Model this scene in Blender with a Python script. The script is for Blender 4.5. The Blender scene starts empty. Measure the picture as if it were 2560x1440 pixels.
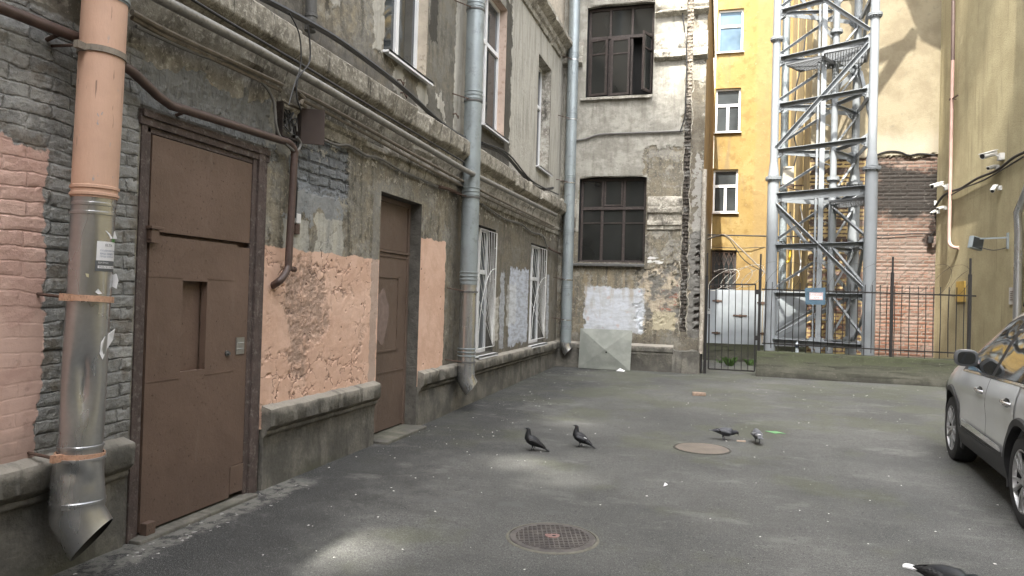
import bpy, bmesh, math, random
from mathutils import Vector, Matrix, noise as mnoise
R = math.radians
scene = bpy.context.scene
COL = scene.collection
random.seed(7)

# ------------------------------------------------------------------ camera, sky, sun, exposure
YAW, PITCH, ROLL, FPX, EYE = 0.2840, 0.0131, 0.0289, 1793.0, 1.65
fw = Vector((-math.sin(YAW)*math.cos(PITCH), math.cos(YAW)*math.cos(PITCH), math.sin(PITCH)))
rt0 = Vector((math.cos(YAW), math.sin(YAW), 0)); up0 = rt0.cross(fw)
rt = rt0*math.cos(ROLL)+up0*math.sin(ROLL); up = -rt0*math.sin(ROLL)+up0*math.cos(ROLL)
cam_d = bpy.data.cameras.new('camera'); cam = bpy.data.objects.new('camera', cam_d); COL.objects.link(cam)
cam.matrix_world = Matrix(((rt.x, up.x, -fw.x, 0), (rt.y, up.y, -fw.y, 0), (rt.z, up.z, -fw.z, EYE), (0, 0, 0, 1)))
cam_d.sensor_width = 36; cam_d.lens = 36*FPX/2560; cam_d.clip_start = 0.05; cam_d.clip_end = 600
scene.camera = cam
SX = 0.10
SUN = Vector((SX, 1.0, -1.36)).normalized()
world = bpy.data.worlds.new('World'); scene.world = world; world.use_nodes = True
wn = world.node_tree; bg = wn.nodes['Background']
sky = wn.nodes.new('ShaderNodeTexSky'); sky.sky_type = 'NISHITA'; sky.sun_disc = False
sky.sun_elevation = R(53.6); sky.sun_rotation = R(185.7); sky.air_density = 0.7; sky.dust_density = 4.0; sky.ozone_density = 0.4
hs = wn.nodes.new('ShaderNodeHueSaturation'); hs.inputs['Saturation'].default_value = 0.22
wn.links.new(sky.outputs[0], hs.inputs['Color']); wn.links.new(hs.outputs[0], bg.inputs[0])
bg.inputs[1].default_value = 0.15
sd = bpy.data.lights.new('sun', 'SUN'); sd.energy = 2.0; sd.angle = R(0.5); sd.color = (1.0, 0.95, 0.86)
so = bpy.data.objects.new('sun', sd); COL.objects.link(so); so.rotation_euler = SUN.to_track_quat('-Z', 'Y').to_euler(); so.location = (-8, -20, 40)
scene.view_settings.view_transform = 'Standard'; scene.view_settings.look = 'None'
scene.view_settings.gamma = 1; scene.view_settings.exposure = 2.85
scene.render.engine = 'CYCLES'
scene.cycles.max_bounces = 8; scene.cycles.diffuse_bounces = 5; scene.cycles.glossy_bounces = 4
scene.cycles.use_denoising = True; scene.cycles.caustics_reflective = False; scene.cycles.caustics_refractive = False

# ------------------------------------------------------------------ measuring: a point seen in the photo, put on its real plane
EYEV = Vector((0, 0, EYE))
def ray(px, py): return rt*((px-1280)/FPX) - up*((py-720)/FPX) + fw
def onx(px, py, x): d = ray(px, py); return EYEV + d*(x/d.x)
def ony(px, py, y): d = ray(px, py); return EYEV + d*(y/d.y)
def onz(px, py, z=0): d = ray(px, py); return EYEV + d*((z-EYE)/d.z)
XL, YF, YB, YS, YB2 = -3.62, 16.1, 20.2, 19.5, 29.0   # left wall, far wing, brick wall, sheet fence, yellow facade
def gz(y): return 0.0 if y < 8.5 else 0.0148*(min(y, 20.5)-8.5)
RX0, RY0, RSL = 5.13, 20.2, -0.06
def onr(px, py):
    d = ray(px, py); return EYEV + d*((RX0-RSL*RY0)/(d.x-RSL*d.y))

# ------------------------------------------------------------------ mesh builder
class MB:
    def __init__(s): s.v = []; s.f = []; s.m = []; s.cm = 0
    def add(s, vs, fs):
        o = len(s.v); s.v += [Vector(v) for v in vs]
        for f in fs: s.f.append([o+i for i in f]); s.m.append(s.cm)
        return s
    def box(s, a, b, M=None):
        x0, y0, z0 = a; x1, y1, z1 = b
        vs = [Vector(p) for p in ((x0,y0,z0),(x1,y0,z0),(x1,y1,z0),(x0,y1,z0),(x0,y0,z1),(x1,y0,z1),(x1,y1,z1),(x0,y1,z1))]
        if M: vs = [M @ v for v in vs]
        return s.add(vs, [(0,3,2,1),(4,5,6,7),(0,1,5,4),(1,2,6,5),(2,3,7,6),(3,0,4,7)])
    def cbox(s, c, d, M=None):
        c = Vector(c); d = Vector(d)/2; return s.box(c-d, c+d, M)
    def bar(s, p, q, w, h=None, up_=(0,0,1)):
        p, q = Vector(p), Vector(q); h = h or w; d = (q-p).normalized(); u = Vector(up_)
        if abs(d.dot(u)) > .98: u = Vector((0,1,0))
        a = d.cross(u).normalized()*w/2; b = a.cross(d).normalized()*h/2
        vs = [p-a-b, p+a-b, p+a+b, p-a+b, q-a-b, q+a-b, q+a+b, q-a+b]
        return s.add(vs, [(0,1,2,3),(7,6,5,4),(0,4,5,1),(1,5,6,2),(2,6,7,3),(3,7,4,0)])
    def tube(s, pts, r, n=10, caps=True, closed=False):
        pts = [Vector(p) for p in pts]; k = len(pts); rs = r if hasattr(r, '__len__') else [r]*k
        T = []
        for i in range(k):
            a = pts[i-1] if (i or closed) else pts[i]; b = pts[(i+1) % k] if (i < k-1 or closed) else pts[i]
            T.append((b-a).normalized())
        u = T[0].orthogonal().normalized(); vs = []
        for i in range(k):
            u = (u-T[i]*u.dot(T[i])).normalized(); w = T[i].cross(u)
            for j in range(n):
                t = 2*math.pi*j/n; vs.append(pts[i]+(u*math.cos(t)+w*math.sin(t))*rs[i])
        fs = []
        for i in range(k if closed else k-1):
            a = i*n; b = ((i+1) % k)*n
            for j in range(n): fs.append((a+j, a+(j+1) % n, b+(j+1) % n, b+j))
        if caps and not closed: fs.append(tuple(range(n-1, -1, -1))); fs.append(tuple((k-1)*n+j for j in range(n)))
        return s.add(vs, fs)
    def cyl(s, p, q, r, n=16, r2=None): return s.tube([p, q], [r, r if r2 is None else r2], n)
    def lathe(s, prof, n=32, M=None, closed=False):
        vs = []
        for j in range(n):
            t = 2*math.pi*j/n
            for r, z in prof: vs.append(Vector((r*math.cos(t), r*math.sin(t), z)))
        if M: vs = [M @ v for v in vs]
        k = len(prof); fs = []
        for j in range(n):
            a = j*k; b = ((j+1) % n)*k
            for i in range(k if closed else k-1): fs.append((a+i, b+i, b+(i+1) % k, a+(i+1) % k))
        return s.add(vs, fs)
    def prism(s, poly, f, t0, t1):      # f(u, v, t) -> point
        n = len(poly); vs = [f(u, v, t0) for u, v in poly]+[f(u, v, t1) for u, v in poly]
        fs = [tuple(range(n)), tuple(range(2*n-1, n-1, -1))]+[(i, n+i, n+(i+1) % n, (i+1) % n) for i in range(n)]
        return s.add(vs, fs)
    def grid(s, us, vs_, f, holes=()):
        nu, nv = len(us), len(vs_); P = [f(u, v) for u in us for v in vs_]; fs = []
        for i in range(nu-1):
            for j in range(nv-1):
                cu, cv = (us[i]+us[i+1])/2, (vs_[j]+vs_[j+1])/2
                if any(h[0] < cu < h[1] and h[2] < cv < h[3] for h in holes): continue
                fs.append((i*nv+j, (i+1)*nv+j, (i+1)*nv+j+1, i*nv+j+1))
        return s.add(P, fs)
    def xf(s, M): s.v = [M @ v for v in s.v]; return s

def lines(a, b, step, extra=()):
    n = max(1, round((b-a)/step)); L = [a+(b-a)*i/n for i in range(n+1)]
    L = [x for x in L if all(abs(x-e) > step*.45 for e in extra)] + [e for e in extra if a-1e-6 <= e <= b+1e-6]
    return sorted(set(L))
def build(name, mb, mats, loc=(0,0,0), parent=None, smooth=False, world=True, bevel=0, weld=False, fix=True):
    me = bpy.data.meshes.new(name); loc = Vector(loc)
    off = loc if world else Vector((0,0,0))
    me.from_pydata([v-off for v in mb.v], [], mb.f)
    for m in (mats if isinstance(mats, (list, tuple)) else [mats]): me.materials.append(m)
    if any(mb.m): me.polygons.foreach_set('material_index', mb.m)
    if weld or bevel or fix:
        b = bmesh.new(); b.from_mesh(me)
        if weld or bevel: bmesh.ops.remove_doubles(b, verts=b.verts, dist=1e-5)
        if bevel: bmesh.ops.bevel(b, geom=[e for e in b.edges if e.is_manifold and e.calc_face_angle(0) > .6], offset=bevel, segments=2, affect='EDGES', profile=.6)
        if fix: bmesh.ops.recalc_face_normals(b, faces=b.faces)
        b.to_mesh(me); b.free()
    if smooth:
        me.polygons.foreach_set('use_smooth', [True]*len(me.polygons))
        try: me.set_sharp_from_angle(angle=R(40))
        except Exception: pass
    me.update()
    o = bpy.data.objects.new(name, me); COL.objects.link(o)
    if parent is not None: o.parent = parent
    else: o.location = loc
    return o
def tag(o, label=None, cat=None, group=None, kind=None):
    if label: o['label'] = label
    if cat: o['category'] = cat
    if group: o['group'] = group
    if kind: o['kind'] = kind
    return o
class Thing:
    def __init__(s, name, label, cat, loc=(0,0,0), rot=0, group=None):
        s.o = bpy.data.objects.new(name, None); COL.objects.link(s.o); s.o.empty_display_size = .2
        s.o.location = loc; s.loc = Vector(loc); s.o.rotation_euler = (0, 0, rot); tag(s.o, label, cat, group); s.world = rot == 0
    def part(s, name, mb, mat, parent=None, label=None, local=False, **k):
        o = build(name, mb, mat, loc=s.loc, parent=parent or s.o, world=not local and s.world, **k)
        if label: o['label'] = label
        return o
def copy_tree(o, parent=None):
    c = o.copy(); COL.objects.link(c)
    if parent is not None: c.parent = parent
    for ch in list(o.children): copy_tree(ch, c)
    return c
def single(name, mb, mat, label, cat, group=None, **k):
    n = len(mb.v); lo = [min(v[i] for v in mb.v) for i in range(3)]; hi = [max(v[i] for v in mb.v) for i in range(3)]
    return tag(build(name, mb, mat, loc=((lo[0]+hi[0])/2, (lo[1]+hi[1])/2, lo[2]), **k), label, cat, group)
def smoothpath(pts, sub=6, closed=False):
    P = [Vector(p) for p in pts]; out = []; n = len(P)
    for i in range(n-1):
        p0, p1, p2, p3 = P[max(i-1, 0)], P[i], P[i+1], P[min(i+2, n-1)]
        for k in range(sub):
            t = k/sub; out.append(.5*((2*p1)+(p2-p0)*t+(2*p0-5*p1+4*p2-p3)*t*t+(3*p1-p0-3*p2+p3)*t**3))
    out.append(P[-1]); return out

# ------------------------------------------------------------------ material DSL
def lin(c): return tuple(((x/255)/12.92 if x/255 <= .04045 else ((x/255+.055)/1.055)**2.4) for x in c)
KSH = 1.0; DESAT = .2
def pc(r, g, b, k=None):
    k = k or KSH; l = lin((r, g, b)); y = .3*l[0]+.6*l[1]+.1*l[2]; l = [c+(y-c)*DESAT for c in l]; return tuple(min(.9, x/k) for x in l)
class V:
    def __init__(s, n, k): s.n = n; s.k = k
    def _m(s, op, o=None, sw=False):
        a, b = (o, s) if sw else (s, o); return s.n.math(op, a, b)
    def __add__(s, o): return s._m('ADD', o)
    __radd__ = __add__
    def __sub__(s, o): return s._m('SUBTRACT', o)
    def __rsub__(s, o): return s._m('SUBTRACT', o, True)
    def __mul__(s, o): return s._m('MULTIPLY', o)
    __rmul__ = __mul__
    def __truediv__(s, o): return s._m('DIVIDE', o)
class Net:
    def __init__(s, name):
        s.mat = bpy.data.materials.new(name); s.mat.use_nodes = True; s.t = s.mat.node_tree
        s.b = s.t.nodes['Principled BSDF']; s.out = s.t.nodes['Material Output']
    def new(s, t): return s.t.nodes.new(t)
    def set(s, sock, v):
        if isinstance(v, V): s.t.links.new(v.k, sock)
        elif v is not None:
            if hasattr(v, '__len__') and len(v) == 3 and sock.type == 'RGBA': v = (*v, 1)
            sock.default_value = v
    def math(s, op, a, b=None, c=None):
        n = s.new('ShaderNodeMath'); n.operation = op
        for i, x in enumerate((a, b, c)):
            if x is not None: s.set(n.inputs[i], x)
        return V(s, n.outputs[0])
    def mx(s, a, b): return s.math('MAXIMUM', a, b)
    def mn(s, a, b): return s.math('MINIMUM', a, b)
    def absv(s, a): return s.math('ABSOLUTE', a)
    def pos(s, obj=False):
        if obj: return V(s, s.new('ShaderNodeTexCoord').outputs['Object'])
        return V(s, s.new('ShaderNodeNewGeometry').outputs['Position'])
    def sep(s, v):
        n = s.new('ShaderNodeSeparateXYZ'); s.set(n.inputs[0], v); return [V(s, n.outputs[i]) for i in range(3)]
    def comb(s, x, y, z):
        n = s.new('ShaderNodeCombineXYZ')
        for i, a in enumerate((x, y, z)): s.set(n.inputs[i], a)
        return V(s, n.outputs[0])
    def noise(s, v, scale, detail=3, rough=.5, dist=0, col=False):
        n = s.new('ShaderNodeTexNoise'); s.set(n.inputs['Vector'], v)
        n.inputs['Scale'].default_value = scale; n.inputs['Detail'].default_value = detail; n.inputs['Roughness'].default_value = rough; n.inputs['Distortion'].default_value = dist
        return V(s, n.outputs[1 if col else 0])
    def vor(s, v, scale, feat='F1', rnd=1):
        n = s.new('ShaderNodeTexVoronoi'); n.feature = feat; s.set(n.inputs['Vector'], v); n.inputs['Scale'].default_value = scale; n.inputs['Randomness'].default_value = rnd
        return V(s, n.outputs['Distance'])
    def vorc(s, v, scale):
        n = s.new('ShaderNodeTexVoronoi'); s.set(n.inputs['Vector'], v); n.inputs['Scale'].default_value = scale
        return V(s, n.outputs['Color'])
    def brick(s, u, v, bw=.25, bh=.075, mortar=.012, c1=(1,1,1), c2=(0,0,0), cm=(0,0,0), soft=.1):
        n = s.new('ShaderNodeTexBrick'); s.set(n.inputs['Vector'], s.comb(u, v, 0.0))
        n.inputs['Scale'].default_value = 1; n.inputs['Brick Width'].default_value = bw; n.inputs['Row Height'].default_value = bh
        n.inputs['Mortar Size'].default_value = mortar; n.inputs['Mortar Smooth'].default_value = soft
        s.set(n.inputs['Color1'], c1); s.set(n.inputs['Color2'], c2); s.set(n.inputs['Mortar'], cm)
        return V(s, n.outputs['Color']), V(s, n.outputs['Fac'])
    def sm(s, v, a, b, o0=0., o1=1., kind='SMOOTHSTEP'):
        n = s.new('ShaderNodeMapRange'); n.interpolation_type = kind; s.set(n.inputs[0], v)
        n.inputs[1].default_value = a; n.inputs[2].default_value = b; n.inputs[3].default_value = o0; n.inputs[4].default_value = o1
        return V(s, n.outputs[0])
    def mix(s, f, a, b, blend='MIX'):
        n = s.new('ShaderNodeMix'); n.data_type = 'RGBA'; n.blend_type = blend; n.clamp_factor = True
        s.set(n.inputs[0], f); s.set(n.inputs[6], a); s.set(n.inputs[7], b); return V(s, n.outputs[2])
    def mulc(s, c, f):   # colour times scalar
        n = s.new('ShaderNodeVectorMath'); n.operation = 'SCALE'; s.set(n.inputs[0], c); s.set(n.inputs['Scale'], f); return V(s, n.outputs[0])
    def bump(s, h, strength=1, dist=1.0):
        n = s.new('ShaderNodeBump'); n.inputs['Strength'].default_value = strength; n.inputs['Distance'].default_value = dist; s.set(n.inputs['Height'], h)
        s.t.links.new(n.outputs[0], s.b.inputs['Normal'])
    def disp(s, h):
        n = s.new('ShaderNodeDisplacement'); n.inputs['Midlevel'].default_value = 0; n.inputs['Scale'].default_value = 1; s.set(n.inputs['Height'], h)
        s.t.links.new(n.outputs[0], s.out.inputs['Displacement']); s.mat.displacement_method = 'BOTH'
    def bsdf(s, color=None, rough=None, metal=None, spec=None, coat=None):
        if color is not None: s.set(s.b.inputs['Base Color'], color)
        if rough is not None: s.set(s.b.inputs['Roughness'], rough)
        if metal is not None: s.set(s.b.inputs['Metallic'], metal)
        if spec is not None: s.set(s.b.inputs['Specular IOR Level'], spec)
        if coat is not None: s.set(s.b.inputs['Coat Weight'], coat); s.b.inputs['Coat Roughness'].default_value = .05
        return s.mat
    def patch(s, u, v, u0, u1, v0, v1, jag=.04, soft=.008):
        U = u + s.jA*jag; W = v + s.jB*jag; m = None
        for a, lo, hi in ((U, u0, u1), (W, v0, v1)):
            if lo is not None: x = s.sm(a, lo-soft, lo+soft); m = x if m is None else m*x
            if hi is not None: x = s.sm(a, hi-soft, hi+soft, 1., 0.); m = x if m is None else m*x
        return m
def simple(name, col, rough=.6, metal=0., var=.25, sc=6, bump=0, bsc=40, spec=None, dirt=None, obj=True, coat=None):
    n = Net(name); p = n.pos(obj); a = n.noise(p, sc, 5, .6)
    c = n.mulc(col, n.sm(a, .25, .75, 1-var, 1+var, 'LINEAR'))
    if dirt is not None: c = n.mix(n.sm(n.noise(p, sc*2.7, 6, .7), .52, .68, 0., .8), c, dirt)
    n.bsdf(c, rough, metal, spec, coat)
    if bump: n.bump(n.noise(p, bsc, 4, .6), 1, bump)
    return n.mat
# ------------------------------------------------------------------ wall materials
def wallnet(name, axis):
    n = Net(name); p = n.pos(); X, Y, Z = n.sep(p)
    u = Y if axis == 'y' else X; v = Z
    q = n.comb(u, v, 0.0); n.q = q
    jn = n.noise(q, 5, 6, .62, col=True); a, b, c = n.sep(jn)
    n.jA = (a-.5)*2.2; n.jB = (b-.5)*2.2; n.jC = (c-.5)*2.2
    n.fine = n.noise(q, 60, 5, .65); n.mid = n.noise(q, 11, 6, .68); n.big = n.noise(q, 1.6, 5, .6)
    n.streak = n.noise(n.comb(u*9.0, v*1.1, 3.0), 1.0, 5, .6)
    return n, u, v
def ochre(n, dark=(80,77,70), a=(124,120,109), b=(138,129,109), fleck=(170,160,132)):
    c = n.mix(n.sm(n.big+n.jA*.3, .42, .6), pc(*a), pc(*b))
    c = n.mix(n.sm(n.streak, .46, .68, 0., .8), c, pc(*dark)); c = n.mix(n.sm(n.noise(n.q, 7, 7, .72), .54, .64, 0., .45), c, pc(*dark)); c = n.mix(n.sm(n.noise(n.q, 2.3, 7, .68), .5, .58, 0., .75), c, pc(140,138,130)); c = n.mix(n.sm(n.noise(n.q, 4.6, 8, .74), .56, .60, 0., .6), c, pc(160,154,138)); c = n.mix(n.sm(n.noise(n.comb(n.sep(n.q)[0]*1.3, n.sep(n.q)[1]*.7, 7.0), 3.1, 7, .7), .55, .63, 0., .65), c, pc(72,68,60))
    f = n.noise(n.comb(n.sep(n.q)[0]*1.5, n.sep(n.q)[1], 0.0), 20, 6, .74)
    c = n.mix(n.sm(f, .54, .60, 0., .55), c, pc(*fleck)); c = n.mix(n.sm(n.noise(n.comb(*n.sep(n.q)), 3.4, 8, .75), .57, .61, 0., .5), c, pc(140,132,112))
    c = n.mix(n.sm(n.mid, .28, .4, .5, 0.), c, pc(*dark))
    return n.mix(n.sm(n.noise(n.q, 38, 4, .7), .36, .46, .3, 0.), c, pc(*dark))
def over(n, c, h, m, col, hh=0.):
    c = n.mix(m, c, col)
    return c, (h + m*hh if hh else h)

def mat_left_lower():
    n, u, v = wallnet('peeling_plaster', 'y'); P = lambda *a, **k: n.patch(u, v, *a, **k)
    c = ochre(n); h = (n.mid-.5)*.012 + (n.fine-.5)*.004
    # soot and damp above, paler rubbed zones
    c = n.mix(n.sm(v+n.jA*.5, 2.75, 3.3, 0., .55), c, pc(96,92,84))
    c = n.mix(P(9.2, 16.2, .6, 3.3, jag=.6, soft=.2)*.55, c, pc(92,86,74))
    # brick showing left of the tall door
    lw = n.noise(n.q, 1.7, 2, .5, col=True); la, lb, lc = n.sep(lw); bu = u + n.jA*.035 + (la-.5)*.12; bv = v + n.jB*.022 + (lb-.5)*.07
    bc, bf = n.brick(bu, bv, .27, .08, .010, (.2,.2,.2), (1,1,1), (0,0,0), .9)
    b0 = n.sep(bc)[0]
    greyb = n.mix(b0, pc(126,127,124), pc(156,156,152))
    greyb = n.mix(n.sm(n.mid, .5, .68, 0., .7), greyb, pc(96,94,88)); greyb = n.mix(n.sm(n.noise(n.q, 24, 6, .7), .52, .62, 0., .5), greyb, pc(168,168,162))
    greyb = n.mix(n.sm(n.noise(n.q, 3.1, 6, .66), .53, .62, 0., .75), greyb, pc(120,111,98)); greyb = n.mix(n.sm(n.noise(n.q, 1.9, 6, .66), .54, .64, 0., .6), greyb, pc(176,176,170))
    greyb = n.mix(n.sm(bf, .3, 1.)*n.sm(n.noise(n.q, 2.9, 4, .6), .42, .66, .0, .42), greyb, pc(92,89,84))
    mb_ = P(None, 3.74, None, 3.16, jag=.03)
    rel = (n.sm(bf, .2, 1., 0., -.0045)*n.sm(n.noise(n.q, 2.3, 4, .6), .36, .6, .25, 1.2) + (b0-.5)*.008 + (n.noise(n.q, 16, 7, .74)-.5)*.024)
    c, h = over(n, c, h, mb_, greyb); h = h + mb_*rel
    # pink paint, low on the left
    mp = P(None, 3.1, .62, 2.4, jag=.09, soft=.006)
    pink = n.mix(n.sm(n.big+n.jA*.4, .4, .62), pc(212,174,157), pc(197,157,141))
    pink = n.mix(n.sm(n.mid, .3, .42, .5, 0.), pink, pc(156,124,112))
    pink = n.mix(bf*n.sm(v, 1.2, 1.9, .05, .22), pink, pc(130,96,86))
    c = n.mix(mp, c, pink); h = h*(1-mp*n.sm(v+n.jA*.3, 1.2, 2.0, .93, .62))
    # rough cement over the tall door, with vertical trowel ridges
    mc = P(3.72, 5.22, 2.72, 3.4, jag=.14)
    rid = n.noise(n.comb(u*16.0, v*4.5, 0.0), 1, 4, .6)
    cem = n.mix(rid, pc(96,97,95), pc(146,147,143))
    c = n.mix(mc, c, cem); h = h + mc*((rid-.5)*.05 + (n.mid-.5)*.02 - .012)
    mbe = P(4.1, 5.3, 3.2, 3.5, jag=.3); c = n.mix(mbe*.9, c, n.mix(n.mid, pc(120,104,82), pc(184,168,138))); h = h - mbe*.02
    mwh = P(5.12, 5.75, 2.86, 3.4, jag=.2); c = n.mix(mwh*.85, c, n.mix(n.mid, pc(120,116,104), pc(172,168,152)))
    # grey bared brick right of the brown pipe
    mg = P(5.42, 6.42, 2.55, 3.12, jag=.12)
    bc2, bf2 = n.brick(bu*.8, bv*.9, .27, .088, .014, (.3,.3,.3), (1,1,1), (0,0,0), .5)
    c = n.mix(mg, c, n.mix(bf2*.55, n.mix(n.mid, pc(104,108,112), pc(146,150,152)), pc(84,84,82)))
    h = h + mg*(n.sm(bf2, 0., 1., 0., -.014) + (n.mid-.5)*.04 - .012)
    md = P(5.5, 6.3, 2.32, 2.62, jag=.5, soft=.02); c = n.mix(md*.7, c, pc(140,146,150))
    md = P(6.02, 6.14, 1.45, 2.6, jag=.22, soft=.02); c = n.mix(md*.75, c, pc(128,130,130))
    # pale primer squares above the salmon paint
    m1 = P(5.36, 5.76, 1.9, 2.28, jag=.10); m2 = P(5.86, 6.36, 1.9, 2.36, jag=.12)
    c = n.mix(n.mx(m1, m2)*.9, c, n.mix(n.sm(n.streak, .3, .7), pc(186,182,166), pc(150,150,144)))
    fl = n.sm(n.noise(n.q, 8, 8, .76), .54, .57)*n.sm(v+n.jA*.15, 2.78, 3.0)*n.sm(u, 5.4, 5.8); c = n.mix(fl*.85, c, pc(182,176,160)); h = h + fl*.006
    # salmon paint between the doors and after the second door
    sal = n.mix(n.sm(n.big+n.jB*.4, .35, .65), pc(220,180,154), pc(208,166,139))
    sal = n.mix(n.sm(n.streak, .55, .8, 0., .35), sal, pc(176,140,120))
    s1 = P(5.05, 7.2, .5, 2.02, jag=.055, soft=.005); s2 = P(8.2, 9.13, .5, 2.37, jag=.07, soft=.006)
    c = n.mix(s1, c, sal); c = n.mix(s2, c, sal)
    h = h*(1-n.mx(s1, s2)*.55)
    # where that paint has blown: bared brown plaster, cracks and pits
    bl = n.noise(n.q, 2.6, 7, .66)
    pe = n.sm(bl + n.mx(0.0, .33-n.absv(u-5.75)*.5-n.absv(v-1.42)*.40), .56, .70)*n.sm(n.noise(n.q, 9, 6, .7), .36, .56, .25, 1.)*s1
    bare = n.mix(n.mid, pc(112,98,84), pc(182,152,132))
    c = n.mix(pe*.75, c, bare); h = h - pe*(.008 + (n.noise(n.q, 16, 6, .7)-.5)*.024)
    ck = n.sm(n.vor(n.comb(u + n.jA*.25, v*1.25 + n.jB*.25, 0.0), 4.2, 'DISTANCE_TO_EDGE'), .0, .028, 1., 0.)*n.sm(n.noise(n.q, 1.9, 3), .47, .58)*P(5.0, 6.9, .6, 2.05, jag=.5, soft=.2)
    c = n.mix(ck*.8, c, pc(96,78,66)); h = h - ck*.014
    pit = n.sm(n.vor(n.q, 11), .10, .15, 1., 0.)*n.sm(n.noise(n.q, 2.3, 3), .5, .62)*n.mx(s1, s2)
    c = n.mix(pit*.8, c, pc(124,100,84)); h = h - pit*.012
    # rubbed vertical edge beside second door, and whitewashed daubs further on
    c = n.mix(P(6.98, 7.14, .6, 2.75, jag=.08)*.5, c, pc(128,128,124))
    br = n.sm(n.noise(n.comb(u*4.0, v*14.0, 1.0), 1, 4, .6), .35, .6, .55, 1.)
    for (a, b, z0, z1, col, f) in ((12.25,13.55,.78,2.18,(186,194,208),.92), (11.68,11.95,.75,2.1,(172,178,186),.8), (11.36,11.62,.9,1.65,(186,182,170),.85),
                                   (15.08,15.3,.8,2.2,(180,186,194),.75), (12.1,12.7,1.15,1.9,(206,208,206),.5), (9.75,10.1,1.0,2.0,(150,150,144),.4)):
        c = n.mix(P(a, b, z0, z1, jag=.16, soft=.015)*br*f, c, pc(*col))
    c = n.mix(n.sm(v+n.jB*.3, .62, 1.0, .45, 0.)*(1-n.mx(s1, s2)), c, pc(84,80,72))
    n.bsdf(c, .93, spec=.2); n.disp(h); return n.mat

def mat_left_upper():
    n, u, v = wallnet('upper_plaster', 'y'); P = lambda *a, **k: n.patch(u, v, *a, **k)
    c = ochre(n, a=(126,122,112), b=(142,132,110)); h = (n.mid-.5)*.01 + (n.fine-.5)*.003
    c = n.mix(n.sm(v+n.jA*.6, 3.9, 4.5, .7, 0.), c, pc(92,88,82))
    c = n.mix(P(8.3, 9.4, 3.9, 6.5, jag=.3, soft=.1)*.6, c, pc(98,96,88))
    gl = n.mix(n.sm(n.streak, .4, .68), pc(176,172,160), pc(150,147,136))
    gl = n.mix(n.sm(n.mid, .32, .45, .45, 0.), gl, pc(124,120,110))
    gl = n.mix(n.sm(n.vor(n.comb(u*2.0, v, 0.0), 4), .04, .09, .6, 0.), gl, pc(104,100,92))
    m = None
    for a in ((9.25,10.45,3.95,9.5,.1), (11.9,17.,3.75,9.5,.25), (8.62,8.95,4.05,4.32,.35), (7.35,7.62,3.9,4.3,.25), (6.85,7.1,4.25,5.5,.16), (5.75,6.1,4.35,4.9,.4),
              (10.4,11.8,6.7,9.,.15), (8.02,8.3,3.85,4.28,.22), (3.,4.2,4.3,4.7,.4), (-4,2.2,4.2,9,.4)):
        x = P(*a[:4], jag=a[4], soft=.008); m = x if m is None else n.mx(m, x)
    c = n.mix(m*.95, c, gl); h = h + m*.008
    dk = n.mx(P(11.55,11.95,3.9,6.7,jag=.2), P(10.3,11.9,3.85,4.25,jag=.16)); c = n.mix(dk*.85, c, pc(70,67,60))
    dk = P(8.36,8.6,4.9,6.7,jag=.16); c = n.mix(dk*.8, c, pc(58,55,50))
    c = n.mix(n.sm(v+n.jA*.4, 3.75, 4.1, .6, 0.), c, pc(110,106,98))
    n.bsdf(c, .93, spec=.2); n.disp(h); return n.mat

def mat_cornice(name, base, lo, hi):
    n = Net(name); p = n.pos(); X, Y, Z = n.sep(p)
    a = n.noise(p, 4, 7, .68); b = n.noise(p, 22, 6, .7); s = n.noise(n.comb(X*3.0, Y*7.0, Z*1.6), 1, 7, .7)
    c = n.mix(n.sm(a, .38, .62), pc(*lo), pc(*base)); c = n.mix(n.sm(b, .52, .62, 0., .7), c, pc(*hi))
    c = n.mix(n.sm(s, .55, .66, 0., .8), c, pc(62,59,54)); c = n.mix(n.sm(b, .3, .42, .7, 0.), c, pc(60,57,52))
    n.bsdf(c, .95, spec=.15); n.bump(a*.012+b*.010, 1, 1.0); return n.mat

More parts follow.
